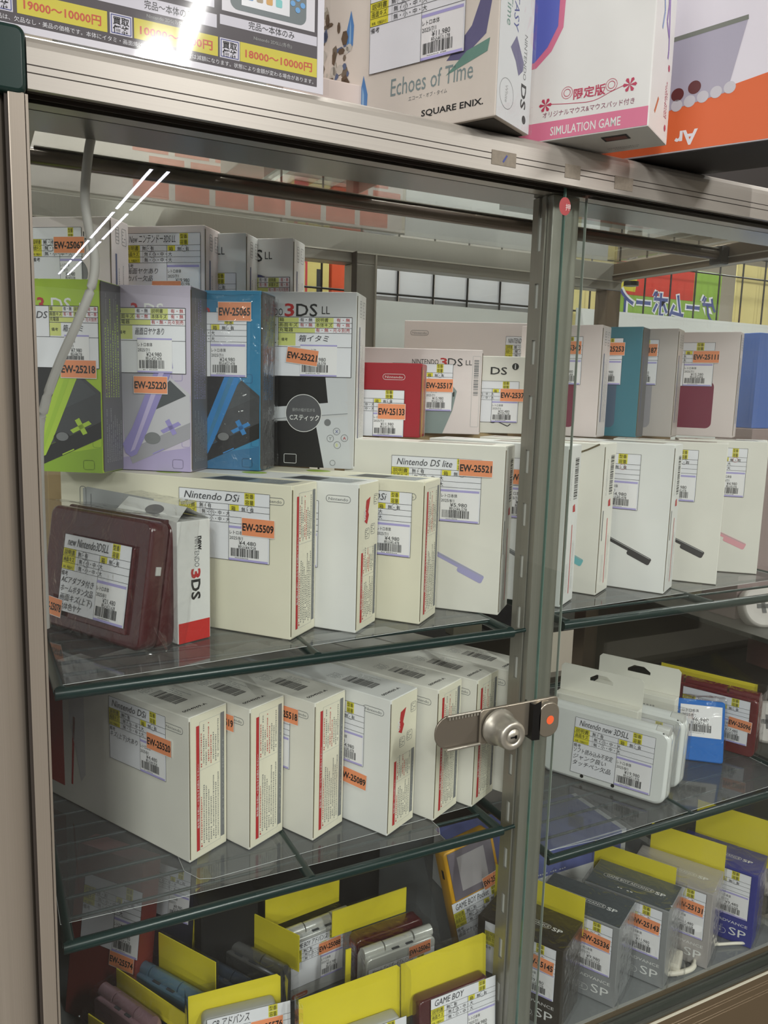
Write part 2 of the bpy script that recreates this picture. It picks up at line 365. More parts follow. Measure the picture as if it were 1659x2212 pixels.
def dsi_art(W, T, H, half, barcode, pic):
    F, Sd, Tp = faces(W, T, H)
    def fn(mb):
        nin_logo(mb, F, W-0.034, H*0.87, 0.026)
        if pic == 'red':
            mb.rect(F, 0.0, 0.016, 0.036, H-0.006, mat('red_print', (176, 44, 32), 0.5), 1)
            mb.poly(F, [(0.048, 0.022), (0.051, 0.022), (0.058, 0.1), (0.054, 0.1)], REDI, 1)
            mb.poly(F, [(0.047, 0.095), (0.047, 0.118), (0.074, 0.127), (0.074, 0.04), (0.066, 0.03), (0.058, 0.06)], mat('pale_grey_print', (206, 204, 204), 0.5), 1)
        else:
            mb.poly(F, [(0.03, 0.01), (0.03, H-0.02), (0.036, H-0.018), (0.12, H-0.024), (0.12, 0.01)], mat('mid_grey_print', (176, 178, 180), 0.5), 1)
            mb.rrect(F, 0.026, 0.012, 0.034, H-0.018, 0.003, GREY, 2, wd=0.0006); mb.rect(F, 0.04, H-0.05, 0.041, H-0.025, GREY, 2)
        spine_warning(mb, Sd, T, H, half)
        if barcode:
            mb.barcode(Tp, W-0.075, T*0.30, 0.04, T*0.33, INK, 1, 5); mb.fine(Tp, W-0.095, T*0.28, 0.018, 5, 0.003, GREY, 1, 3)
            mb.fine(Tp, W-0.07, T*0.68, 0.03, 3, 0.0035, GREY, 1, 9)
            mb.text(Tp, '0094969-A', W-0.013, T*0.12, 0.0055, INK, 1, rot=PI/2*0.98, bold=0.02, width=T*0.6)
        else:
            mb.disc(Tp, W*0.42, T*0.62, 0.014, mat('lime_print', (158, 186, 60), 0.5), 1, ry=T*0.22)
            mb.poly(Tp, [(W*0.62, T*0.1), (W*0.95, T*0.1), (W*0.97, T*0.75), (W*0.66, T*0.75)], mat('slate_print', (140, 146, 150), 0.3), 1)
            mb.rect(Tp, W*0.66, T*0.15, W*0.8, T*0.65, DARKG, 2); mb.fine(Tp, W*0.84, T*0.2, W*0.1, 6, T*0.08, WHITE, 2)
    return fn
def labels(t, F, u, v, w, h, kind='a', **k):
    mb = MB(); (label_a if kind == 'a' else label_b)(mb, F, u, v, w, h, **k); return mb.build('price_label', t)

HD, TD = 0.146, 0.048
DSI = [  # lower shelf row: x, y, yaw, half spine, text
    ((0.1256, 0.0937), -62, 0.235, 'nearest one, numbered 25520, red picture at left', 'red', False),
    ((0.1836, 0.0915), -63, 0.24, 'second from the left, behind number 25520', 'grey', False),
    ((0.2466, 0.0811), -63, 0.24, 'third from the left', 'grey', False),
    ((0.3189, 0.0577), -63, 0.24, 'red arrow mark on its end, number 25089', 'grey', True),
    ((0.3776, 0.0638), -63, 0.24, 'fifth, just right of the arrow-marked one', 'grey', False),
    ((0.4312, 0.0714), -63, 0.24, 'sixth, behind the middle of the lock bar', 'grey', False),
    ((0.4840, 0.0804), -63, 0.24, 'last one, behind the lock cylinder', 'grey', False)]
for i, (p, yaw, W, lb, pic, half) in enumerate(DSI):
    t = carton('console_box', 'ivory box on the lower left shelf, ' + lb, (p[0], p[1], -0.6443), yaw, W, TD, HD, CREAM if i != 3 else WHITE, 'ivory console boxes on the lower left shelf', sideM=IVORY)
    shared(t, ('dsi', W, half, True, pic), dsi_art(W, TD, HD, half, True, pic))
    F = faces(W, TD, HD)[0]
    if i == 0:
        labels(t, F, W-0.118, HD-0.073, 0.086, 0.066, title='Nintendo DSi', price='¥4,480', tax='税込¥4,928', note='キズ(上下)大あり', seed=3, date='2025/8/1'); sticker(t, F, W-0.059, HD-0.046, 'EW-25520')
    elif i in (1, 2):
        labels(t, F, W-0.118, HD-0.073-0.006, 0.086, 0.066, title='Nintendo DSi', price='¥4,480', tax='税込¥4,928', seed=6+i); sticker(t, F, W-0.056, HD-0.032+0.003, 'EW-2551' + '98'[i-1])
    elif i == 3:
        labels(t, F, W-0.118, HD-0.080, 0.086, 0.066, title='Nintendo DSi', price='¥4,980', tax='税込¥5,478', seed=11); sticker(t, F, W-0.063, HD-0.103, 'EW-25089', rot=-0.06)
# upper shelf, ivory boxes lying on edge
ROW1 = [((0.2157, 0.0686), -50, 0.276, False, 'ivory handheld console box numbered 25509 behind the burgundy console'),
        ((0.2815, 0.0657), -50, 0.23, True, 'ivory console box with a red arrow mark, between boxes on the upper shelf'),
        ((0.3546, 0.0685), -50, 0.23, False, 'ivory console box with a 4,980 yen label beside the arrow-marked box')]
for i, (p, yaw, W, half, lb) in enumerate(ROW1):
    t = carton('console_box', lb, (p[0], p[1], -0.4265), yaw, W, TD, HD, IVORY if i != 1 else WHITE, 'ivory console boxes on the upper left shelf', sideM=IVORY)
    shared(t, ('dsi1', W, half, False), dsi_art(W, TD, HD, half, False, 'grey'))
    F = faces(W, TD, HD)[0]
    if i == 0:
        labels(t, F, W-0.125, HD-0.076, 0.102, 0.066, title='Nintendo DSi', price='¥4,480', tax='税込¥4,928', note='キズあり', seed=21, date='2025/8/1'); sticker(t, F, W-0.053, HD-0.051, 'EW-25509')
    elif i == 1:
        labels(t, F, W-0.13, HD-0.085, 0.088, 0.066, title='Nintendo DSi', seed=22)
    else:
        labels(t, F, W-0.098, HD-0.078, 0.086, 0.066, title='Nintendo DSi', price='¥4,980', tax='税込¥5,478', seed=23)
# DS lite sized boxes
def pen_art(W, T, H, penM):
    F, Sd, Tp = faces(W, T, H)
    def fn(mb):
        Q = F.sub(W-0.118, 0.078, -0.40)
        mb.rrect(Q, -0.05 if W > 0.17 else 0.0, 0.0, 0.108, 0.0052, 0.002, penM, 1); mb.rrect(Q, 0.078, -0.0042, 0.108, 0.0050, 0.0025, penM, 2); mb.rect(Q, 0.0, 0.0038, 0.106, 0.0045, LGREY, 3)
        G = Face(Sd.O+Sd.N*0.0008, Sd.U, Sd.V)
        mb.barcode(G, T*0.55, H*0.66, H*0.26, T*0.28, INK, 1, 4, rot=True); mb.fine(G, T*0.25, H*0.66, H*0.24, 2, 0.003, LGREY, 1, 3, vert=True)
        mb.rect(G, T*0.14, H*0.36, T*0.2, H*0.56, GREY, 1); mb.rect(G, T*0.55, H*0.06, T*0.6, H*0.5, mat('thin_red_print', (205, 90, 90), 0.5), 1)
        mb.fine(G, T*0.25, H*0.08, H*0.26, 3, 0.0032, LGREY, 1, 8, vert=True, size=0.0012); mb.fine(G, T*0.68, H*0.08, H*0.4, 3, 0.0028, LGREY, 1, 9, vert=True, size=0.0012)
        mb.poly(G, [(T*0.55, H*0.58), (T*0.75, H*0.58), (T*0.7, H*0.63), (T*0.55, H*0.62)], REDI, 1)
        mb.rect(Tp, W*0.45, T*0.25, W*0.9, T*0.8, mat('taupe_print', (170, 160, 150), 0.35), 1); mb.frame(Tp, W*0.1, T*0.2, W*0.22, T*0.7, 0.0006, REDI, 1); mb.fine(Tp, W*0.5, T*0.35, W*0.3, 4, T*0.1, WHITE, 2)
    return fn
HL = 0.1805
PENS = dict(lilac=mat('lilac_print', (170, 166, 208), 0.5), grey=GREY, teal=mat('teal_print', (110, 186, 192), 0.5), black=mat('charcoal_print', (44, 44, 48), 0.5), pink=mat('pink_print', (226, 160, 170), 0.5), rose=mat('rose_print', (214, 120, 130), 0.5))
LITE = [((0.4506, 0.0673), -47, 0.181, 'lilac', 'tall ivory box numbered 25521 with a lilac pen printed low on it'),
        ((0.5347, 0.0683), -57, 0.17, 'grey', 'tall ivory box half hidden behind the middle upright, barcode on its narrow side'),
        ((0.6110, 0.0961), -59, 0.16, 'teal', 'tall ivory box with a torn top edge and a turquoise pen tip'),
        ((0.6956, 0.0709), -58, 0.16, 'black', 'tall white box with a large black pen and a 4,980 yen label'),
        ((0.7993, 0.0819), -50, 0.14, 'black', 'tall cream box with a shorter black pen, second black pen from the left'),
        ((0.9070, 0.1064), -41, 0.115, 'pink', 'tall ivory box with a pale pink pen'),
        ((0.9500, 0.142), -32, 0.040, 'rose', 'tall ivory box with a rose pen at the right edge of the picture')]
for i, (p, yaw, W, pen, lb) in enumerate(LITE):
    t = carton('console_box', lb, (p[0], p[1], -0.4265), yaw, W, 0.046 if i < 6 else 0.012, HL, (CREAM, WHITE, CREAM, WHITE, CREAM, CREAM, CREAM)[i], 'tall boxes with printed pens on the upper shelf', flap=i < 4)
    shared(t, ('lite', W, pen), pen_art(W, 0.046 if i < 6 else 0.012, HL, PENS[pen]))
    F = faces(W, 0.046, HL)[0]
    if i == 0:
        labels(t, F, W-0.125, HL-0.0835, 0.1005, 0.068, title='Nintendo DS lite', price='¥5,980', tax='税込¥6,578', seed=31, date='2025/8/1'); sticker(t, F, W-0.049, HL-0.0335, 'EW-25521', 0.0365, 0.018)
    elif i == 1:
        labels(t, F, W-0.125, HL-0.085, 0.1, 0.068, price='¥6,280', tax='税込¥6,908', seed=32); sticker(t, F, W-0.068, HL-0.047, 'EW-25514')
    elif i == 2: pass
    elif i == 3: labels(t, F, W-0.138, HL-0.082, 0.1, 0.068, title='DS lite', red=REDI, seed=33)
    elif i == 4: labels(t, F, W-0.112, HL-0.076, 0.078, 0.066, seed=34)
    elif i == 5: labels(t, F, W-0.096, HL-0.076, 0.07, 0.066, red=REDI, seed=35)
    elif i == 6: labels(t, F, 0.001, HL-0.086, 0.038, 0.066, seed=36)
    if i == 2:
        tr = MB(); Tp = faces(W, 0.046, HL)[0]; tr.line(Tp, [(W-0.03, HL-0.012), (W-0.02, HL-0.008), (W-0.006, HL-0.001)], 0.002, CREASE, 6); tr.build('torn_edge', t)

# ------------------------------------------------------------------ upper back rows
def ll_art(W, T, H, bgM, kind, accent=None):
    F, Sd, Tp = faces(W, T, H)
    def fn(mb):
        mb.rect(F, 0.0008, 0.0008, W-0.0008, H-0.0008, bgM, 1)
        if kind == 'angled':
            body = DARKG if accent[1] == 'dark' else mat('silver_print', (196, 194, 200), 0.4); lid = BLACK if accent[1] == 'dark' else mat('grey_lid_print', (168, 166, 176), 0.4); A = accent[0]
            u0 = W-0.075
            def P(*q): return [(u0+a, b) for a, b in q]
            U = max(-W+0.075, -0.0742)
            mb.poly(F, P((-0.0, 0.0), (0.074, 0.0), (0.074, 0.025), (0.0, 0.012)), mat(bgM.name+'_deep', tuple(int(c) for c in accent[2]), 0.5), 2)
            mb.poly(F, P((0.004, 0.028), (0.0, 0.115), (0.046, 0.115), (0.05, 0.108), (0.024, 0.03), (0.012, 0.02)), lid, 3)
            mb.poly(F, P((0.012, 0.022), (0.074, 0.05), (0.074, 0.078), (0.054, 0.094), (0.03, 0.062), (0.02, 0.045)), body, 4)
            mb.poly(F, P((0.038, 0.062), (0.070, 0.0765), (0.053, 0.0915), (0.045, 0.083)), mat('screen_print', (72, 76, 80), 0.3), 5)
            mb.poly(F, P((0.002, 0.026), (0.005, 0.017), (0.011, 0.013), (0.017, 0.016), (0.025, 0.032), (0.0565, 0.104), (0.0555, 0.112), (0.050, 0.117), (0.043, 0.114), (0.012, 0.042)), A, 6)
            mb.poly(F, P((0.010, 0.018), (0.015, 0.021), (0.050, 0.106), (0.046, 0.110)), mat(A.name+'_edge', tuple(min(255, c+24) for c in accent[2]), 0.4), 7)
            mb.poly(F, P((0.008, 0.018), (0.012, 0.006), (0.074, 0.034), (0.074, 0.05), (0.013, 0.022)), BLACK if accent[1] == 'dark' else mat('silver_shade_print', (158, 156, 164), 0.4), 4)
            mb.disc(F, u0+0.034, 0.033, 0.0085, BLACK if accent[1] == 'dark' else GREY, 7, ry=0.006); mb.disc(F, u0+0.0345, 0.0345, 0.0062, GREY, 8, ry=0.0042)
            c, s_ = 0.0535, 0.0445
            mb.poly(F, P((c-0.011, s_-0.0035), (c-0.008, s_-0.0065), (c+0.011, s_+0.003), (c+0.008, s_+0.006)), A, 6); mb.poly(F, P((c-0.006, s_+0.006), (c+0.002, s_-0.008), (c+0.0065, s_-0.006), (c-0.0015, s_+0.0085)), A, 6)
            mb.line(F, P((0.034, 0.017), (0.046, 0.0225)), 0.0012, A, 6)
            for k in range(5): mb.rrect(F, u0+0.055+(k % 2)*0.01, 0.003+k*0.022, u0+0.066+(k % 2)*0.008, 0.012+k*0.022, 0.002, mat(bgM.name+'_mark', accent[2], 0.5), 2, wd=0.0008)
            mb.text(F, '3', W-0.062, H-0.03, 0.018, REDI, 3, bold=0.02); mb.text(F, 'DS', W-0.048, H-0.03, 0.018, WHITE, 3, bold=0.01); mb.text(F, 'LL', W-0.02, H-0.03, 0.012, WHITE, 3)
        elif kind == 'open':
            g = mat('body_print', (206, 208, 212), 0.4)
            mb.poly(F, [(0, 0.06), (0, 0.118), (W-0.036, 0.118), (W-0.03, 0.068)], BLACK, 2); mb.poly(F, [(W-0.036, 0.118), (W-0.012, 0.118), (W-0.008, 0.075), (W-0.03, 0.068)], g, 2)
            mb.poly(F, [(0, 0.048), (0, 0.062), (W-0.012, 0.074), (W-0.008, 0.070), (W-0.008, 0.060)], g, 3); mb.line(F, [(0, 0.049), (W-0.008, 0.061)], 0.0006, GREY, 4)
            mb.poly(F, [(0, 0), (0, 0.048), (W-0.045, 0.053), (W-0.034, 0.0)], BLACK, 2); mb.poly(F, [(W-0.045, 0.053), (W-0.008, 0.058), (W-0.003, 0.0), (W-0.034, 0)], g, 2)
            for k, (a, b, s_, M) in enumerate(((0.02, 0.041, 'X', BLUEI), (0.011, 0.034, 'A', REDI), (0.027, 0.033, 'Y', GREY), (0.019, 0.026, 'B', YELG))):
                mb.ring(F, W-a, b, 0.0038, 0.0005, GREY, 4); mb.text(F, s_, W-a-0.0016, b-0.0018, 0.005, M, 5)
            mb.disc(F, W-0.0305, 0.0505, 0.0038, GREY, 4); mb.ring(F, W-0.024, 0.006, 0.003, 0.0005, GREY, 4)
            mb.ring(F, W-0.058, 0.060, 0.0205, 0.0007, WHITE, 7, n=36); mb.disc(F, W-0.058, 0.060, 0.0203, mat('speech_disc_print', (84, 84, 88), 0.4), 5, 32)
            mb.text(F, 'Cスティック', W-0.074, 0.0525, 0.0072, WHITE, 7, width=0.034, bold=0.015); mb.text(F, '操作の幅が広がる', W-0.071, 0.062, 0.0042, LGREY, 7, width=0.026)
            mb.rrect(F, W-0.08, 0.004, W-0.066, 0.014, 0.001, WHITE, 5, wd=0.0005)
            mb.text(F, 'NINTENDO', W-0.118, H-0.0255, 0.011, INK, 3, width=0.035); mb.text(F, '3', W-0.081, H-0.026, 0.019, REDI, 3, bold=0.02, width=0.011); mb.text(F, 'DS', W-0.068, H-0.026, 0.019, INK, 3, bold=0.01, width=0.024); mb.text(F, 'LL', W-0.039, H-0.0235, 0.012, INK, 3, width=0.009)
        elif kind == 'ds':
            mb.text(F, '3', W-0.099, H-0.026, 0.019, REDI, 3, bold=0.02, width=0.011); mb.text(F, 'DS', W-0.084 if W > 0.1 else W-0.062, H-0.026, 0.019, INK, 3, bold=0.01, width=0.024); mb.text(F, 'LL', W-0.035, H-0.0235, 0.012, INK, 3, width=0.009)
            mb.disc(F, W-0.045, H-0.058, 0.019, accent[0], 2, ry=0.017); mb.ring(F, W-0.045, H-0.058, 0.019, 0.0006, GREY, 3, ry=0.017)
        elif kind == 'panel':
            mb.rrect(F, W-0.1, 0.012, W-0.03, H-0.07, 0.008, accent[0], 2)
        G = Face(Sd.O+Sd.N*0.0008, Sd.U, Sd.V)
        if kind == 'angled':
            mb.rect(G, 0.001, 0.001, T-0.001, H-0.001, mat('charcoal_spine', (92, 92, 96), 0.4), 1)
            mb.fine(G, 0.008, H*0.4, H*0.56, 6, 0.0055, accent[0], 2, 3, vert=True, size=0.002); mb.fine(G, 0.006, H*0.4, H*0.55, 8, 0.0045, LGREY, 2, 4, vert=True, size=0.001)
            mb.fine(G, 0.008, 0.01, H*0.33, 8, 0.0045, LGREY, 2, 5, vert=True, size=0.0013)
        else:
            for k in range(2): mb.rrect(G, T*(0.28+0.34*k), H-0.025, T*(0.45+0.4*k), H-0.008, 0.001, GREY, 1, wd=0.0005); mb.fine(G, T*(0.3+0.34*k), H-0.022, 0.006, 4, 0.0035, GREY, 1, k)
            mb.rect(G, T*0.25, 0.02, T*0.33, H-0.036, mat('slate_blue_print', (96, 104, 136), 0.5), 1); mb.fine(G, T*0.42, 0.02, H-0.06, 4, T*0.12, GREY, 1, 6, vert=True)
    return fn
GBASE = -0.2795
WRAP = []
UP = [('green', (0.0703, 0.2000), -33, 0.070, 0.1832, mat('lime_card', (168, 200, 40), 0.35), 'angled', (mat('lime_accent', (176, 208, 60), 0.4), 'dark', (140, 176, 30)), 'lime green console box with a black handheld pictured, at the left end'),
      ('lilac', (0.1550, 0.1950), -35, 0.110, 0.1840, mat('lilac_card', (196, 186, 206), 0.35), 'angled', (mat('violet_accent', (150, 140, 200), 0.4), 'light', (168, 156, 196)), 'pale lilac console box with a silver handheld pictured, between the lime and blue boxes'),
      ('blue', (0.2275, 0.1950), -37, 0.110, 0.1848, mat('blue_card', (46, 132, 176), 0.35), 'angled', (mat('azure_accent', (40, 130, 200), 0.4), 'dark', (30, 104, 150)), 'bright blue console box with a black handheld pictured'),
      ('open', (0.3339, 0.1900), -37, 0.13, 0.1912, mat('silver_white_card', (206, 206, 208), 0.35), 'open', None, 'white console box with an opened white handheld and a speech circle printed on it')]
for n, p, yaw, W, H, M, kind, acc, lb in UP:
    t = carton('console_box', lb, (p[0], p[1], GBASE), yaw, W, 0.046, H, M if kind == 'angled' else WHITE, 'large console boxes standing behind the ivory ones', sideM=None if kind == 'open' else mat('charcoal_spine', (92, 92, 96), 0.4))
    shared(t, n, ll_art(W, 0.046, H, M, kind, acc)); WRAP.append((t, W, 0.046, H)) if n == 'blue' else None
    F = faces(W, 0.046, H)[0]
    if n == 'green': labels(t, F, 0.001, H-0.083, 0.0675, 0.058, 'b', name='3DS', price='¥7,980', tax='税込¥8,778', seed=41); sticker(t, F, W-0.040, H-0.0925, 'EW-25218')
    if n == 'lilac': labels(t, F, W-0.106, H-0.086, 0.101, 0.064, 'b', name='new|3DSLL', note='画面日ヤケあり', price='¥24,980', tax='税込¥27,478', seed=42); sticker(t, F, W-0.060, H-0.1065, 'EW-25220')
    if n == 'blue': labels(t, F, W-0.105, H-0.088, 0.09, 0.066, price='¥24,980', tax='税込¥27,478', seed=43, note=''); sticker(t, F, W-0.046, H-0.031, 'EW-25065', 0.036, 0.0195)
    if n == 'open': labels(t, F, W-0.120, H-0.091, 0.115, 0.064, 'b', name='new|3DSLL', price='¥25,980', tax='税込¥28,578', seed=44); sticker(t, F, W-0.079, H-0.076, 'EW-25221', rot=-0.12)
BK = [((0.0961, 0.3000), -37, 0.090, 0.1801, 'white console box numbered 25067 with a grey disc, top left behind the cord', 'a', mat('grey_disc_print', (128, 126, 128), 0.4)),
      ((0.1958, 0.2950), -40, 0.10, 0.1817, 'white console box covered by a label reading 19,980 yen in the rearmost row', 'a', WHITE),
      ((0.2399+0.004, 0.2980), -40, 0.10, 0.1792, 'narrowly showing white console box with a blue disc in the rearmost row', 'x', mat('blue_disc_print', (84, 88, 152), 0.4)),
      ((0.2997, 0.2950), -40, 0.08, 0.1791, 'rightmost white console box of the rearmost row, half blue disc printed on it', 'b', mat('blue_disc_print', (84, 88, 152), 0.4))]
for i, (p, yaw, W, H, lb, k, disc) in enumerate(BK):
    t = carton('console_box', lb, (p[0], p[1], -0.1995), yaw, W, 0.040, H, PINKW if i < 2 else WHITE, 'white console boxes in the rearmost row')
    shared(t, ('bk', i), ll_art(W, 0.040, H, PINKW if i < 2 else WHITE, 'ds', (disc,)))
    F = faces(W, 0.040, H)[0]
    if i == 0: labels(t, F, 0.0, H-0.077, 0.058, 0.066, price='¥18,480', tax='税込¥20,328', seed=51); sticker(t, F, 0.026, H-0.038, 'EW-25067')
    if i == 1: labels(t, F, 0.003, H-0.078, 0.092, 0.070, title='New ニンテンドー3DS LL', note='画面ヤケあり|カバー欠品', price='¥19,980', tax='税込¥21,978', seed=52); sticker(t, F, 0.036, H-0.077, 'EW-25241')
    if i == 2: labels(t, F, W-0.1, H-0.11, 0.088, 0.066, seed=53)
    if i == 3: labels(t, F, W-0.078, H-0.110, 0.074, 0.066, 'b', price='¥22,980', tax='税込¥25,278', seed=54)
# middle group
t = carton('console_box', 'crimson console box numbered 25133 standing on the tall ivory box', (0.4221, 0.2000, -0.2455), -38, 0.105, 0.040, 0.0852, mat('crimson_card', (164, 30, 44), 0.3))
F, Sd, Tp = faces(0.105, 0.040, 0.0852); mb = MB(); nin_logo(mb, F, 0.06, 0.066, 0.026, PINKW); G = Face(Sd.O+Sd.N*0.0008, Sd.U, Sd.V)
mb.rect(G, 0.007, 0.0, 0.010, 0.078, YEL, 1); mb.fine(G, 0.013, 0.004, 0.072, 6, 0.003, YELG, 1, 3, vert=True); mb.rect(G, 0.033, 0, 0.036, 0.078, WHITE, 1); mb.build('printed_artwork', t)
labels(t, F, 0.003, 0.0, 0.083, 0.054, price='¥11,980', tax='税込¥13,178', title='3DS', seed=61); sticker(t, F, 0.055, 0.020, 'EW-25133', 0.033, 0.0185)
t = carton('console_box', 'pinkish white console box numbered 25517 showing a grey-green handheld', (0.5454, 0.2600, -0.2455), -30, 0.185, 0.040, 0.108, PINKW)
F, Sd, Tp = faces(0.185, 0.040, 0.108); W = 0.185; mb = MB()
mb.text(F, 'NINTENDO', W-0.090, 0.0885, 0.009, INK, 2, width=0.034); mb.text(F, '3', W-0.054, 0.087, 0.014, REDI, 2, width=0.009, bold=0.02); mb.text(F, 'DS', W-0.044, 0.087, 0.014, INK, 2, width=0.019); mb.text(F, 'LL', W-0.021, 0.0885, 0.009, INK, 2, width=0.008)
mb.poly(F, [(W-0.105, 0), (W-0.1, 0.07), (W-0.037, 0.062), (W-0.031, 0.055), (W-0.036, 0.03), (W-0.048, 0)], mat('sage_print', (134, 148, 146), 0.4), 2); mb.rect(F, W-0.036, 0.048, W-0.034, 0.054, INK, 3)
mb.rrect(F, W-0.012, 0.01, W-0.002, 0.1, 0.001, LGREY, 2, wd=0.0004); mb.barcode(F, W-0.010, 0.05, 0.045, 0.006, GREY, 2, 3, rot=True); mb.build('printed_artwork', t)
labels(t, F, W-0.115, 0.029, 0.078, 0.06, title='3DSLL', price='¥15,980', tax='税込¥17,578', seed=62); sticker(t, F, W-0.072, 0.053, 'EW-25517')
t = carton('console_box', 'cream console box numbered 25371 with a round i mark, left of the middle upright', (0.6335, 0.2700, -0.2455), -30, 0.110, 0.040, 0.1032, CREAM)
F, Sd, Tp = faces(0.110, 0.040, 0.1032); W = 0.110; mb = MB(); mb.text(F, 'DS', W-0.056, 0.079, 0.014, INK, 2, width=0.022, bold=0.01); mb.disc(F, W-0.023, 0.09, 0.0045, INK, 2); mb.text(F, 'i', W-0.024, 0.087, 0.009, WHITE, 3, bold=0.03)
mb.line(F, [(W-0.07, 0.02), (W-0.05, 0.014), (W-0.044, 0.016), (W-0.03, 0.01), (W-0.026, 0.013)], 0.0012, INK, 2); mb.build('printed_artwork', t)
labels(t, F, W-0.098, 0.015, 0.081, 0.055, title='DSi', price='¥22,480', tax='税込¥24,728', seed=63); sticker(t, F, W-0.042, 0.043, 'EW-25371')
t = carton('console_box', 'large pale console box behind the pinkish white one, small outlined logo at its top left', (0.7068, 0.3400, -0.2455), -30, 0.205, 0.040, 0.1555, PINKW)
F, Sd, Tp = faces(0.205, 0.040, 0.1555); mb = MB(); nin_logo(mb, F, 0.009, 0.135, 0.026); mb.build('printed_artwork', t); labels(t, F, 0.148, 0.07, 0.088*0.6, 0.066, title='NINTENDO', seed=64)
# right group
MAG = mat('magenta_print', (120, 22, 62), 0.35)
RG = [((0.6888, 0.2000), -57, 0.11, 0.1451, PINKW, MAG, 'EW-25340', 'pale console box with a magenta panel numbered 25340, right of the middle upright', '¥18,480'),
      ((0.7584, 0.2000), -57, 0.11, 0.1469, mat('teal_card', (60, 124, 142), 0.35), mat('slate_panel', (80, 100, 124), 0.4), 'EW-25253', 'teal console box with a dark spine, second right of the middle upright', '¥16,980'),
      ((0.8236, 0.2000), -57, 0.11, 0.1483, mat('warm_grey_card', (196, 188, 184), 0.35), mat('mauve_grey_panel', (160, 156, 162), 0.4), 'EW-25187', 'warm grey console box between the teal and the magenta-panelled boxes', '¥15,980'),
      ((0.9287, 0.1850), -57, 0.13, 0.1492, PINKW, MAG, 'EW-25111', 'pale console box with a magenta panel numbered 25111, near the right end', '¥15,280')]
for i, (p, yaw, W, H, M, pm, code, lb, pr) in enumerate(RG):
    t = carton('console_box', lb, (p[0], p[1], -0.2455), yaw, W, 0.040 if i != 3 else 0.03, H, M, 'console boxes in the right rear row', sideM=mat('charcoal_spine', (92, 92, 96), 0.4) if i == 1 else None)
    T = 0.040 if i != 3 else 0.03
    shared(t, ('rg', i), ll_art(W, T, H, M, 'panel', (pm,)))
    F = faces(W, T, H)[0]; labels(t, F, W-0.125 if i == 3 else W-0.1, H-0.077, 0.092 if i == 3 else 0.075, 0.062, price=pr, tax='税込¥16,808', seed=70+i); sticker(t, F, W-0.062 if i != 1 else W-0.058, H-0.038 if i < 3 else H-0.044, code)
# plain cartons that carry the upper rows (hidden risers)
for lb, lo, hi in (('plain brown riser carton carrying the rearmost white boxes', (0.03, 0.335, -0.4265), (0.34, 0.43, -0.2)), ('plain brown riser carton under the middle rear boxes', (0.42, 0.30, -0.4265), (0.62, 0.44, -0.246)), ('plain brown riser carton under the right rear boxes', (0.66, 0.30, -0.4265), (0.93, 0.44, -0.246))):
    tag(MB().cham(lo, hi, 0.001, mat('kraft_card', (170, 146, 108), 0.7)).build('riser_carton'), lb, 'box')
# ================================================================== the display case
CW, CD = 0.956, 0.49
case = thing('display_case', 'aluminium framed glass display case with a dark green corner cap', 'showcase')
def part(name, mb, label=None, parent=None): return mb.build(name, parent or case, label)
prof = [(0.0, 0.0), (0.0, 0.0098), (0.0006, 0.0101), (0.0, 0.0104), (0.0, 0.0148), (0.0006, 0.0151), (0.0, 0.0154), (0.0, 0.026), (0.0008, 0.0295), (0.003, 0.0328), (0.0065, 0.0348), (0.011, 0.0352), (0.05, 0.0352), (0.05, 0.030), (0.044, 0.030), (0.044, 0.0), (0.027, 0.0), (0.027, 0.004), (0.006, 0.004), (0.006, 0.0)]
mb = MB(); mb.extrude_x(prof, 0.0, CW, ALU)
rail = part('top_rail', mb)
for z in (0.0101, 0.0151): part('groove', MB().box((0, -0.00015, z-0.00035), (CW, 0.0004, z+0.00035), GROOVE), None, rail)
part('door_track', MB().extrude_x([(0.006, 0.004), (0.006, -0.0008), (0.0068, -0.0008), (0.0068, 0.003), (0.0165, 0.003), (0.0165, -0.001), (0.0173, -0.001), (0.0173, 0.003), (0.026, 0.003), (0.026, -0.001), (0.027, -0.001), (0.027, 0.004)], 0, CW, GROOVE), 'dark double track of the sliding doors', rail)
for k, (a, b, c_) in enumerate(((0.371, 0.397, 0.006), (0.452, 0.470, 0.006), (0.512, 0.535, 0.004))):
    part('tape_residue', MB().box((a, -0.0004, c_), (b, 0, c_+0.012), mat('tape_residue', (146, 136, 122), 0.7, var=0.15, scale=300)), 'square patch of old tape residue', rail)
    if k == 0: part('ink_stroke', MB().line(Face((a, -0.0005, c_), (1, 0, 0), (0, 0, 1)), [(0.012, 0.003), (0.016, 0.009)], 0.0016, BLUEI, 1), None, rail)
# left corner post
mb = MB()
mb.tube([(-0.034, 0.022, -1.05), (-0.034, 0.022, -0.003)], 0.0225, ALUV, 40)
part('corner_post', mb)
part('post_fillet', MB().cham((-0.0125, 0.0, -1.05), (-0.0022, 0.03, -0.003), 0.0008, ALUV))
part('post_gap', MB().box((-0.0145, 0.0022, -1.05), (-0.0115, 0.03, -0.003), GROOVE))
part('door_stop', MB().cham((-0.0018, 0.002, -1.02), (0.0002, 0.03, -0.003), 0.0004, ALUV))
mb = MB(); Fc = Face((-0.058, -0.0015, -0.0045), (1, 0, 0), (0, 0, 1)); mb.rprism(Fc, 0.0576, 0.043, 0.06, 0.006, 0.003, DGREEN); cap = part('corner_cap', mb, 'dark green plastic corner cap')
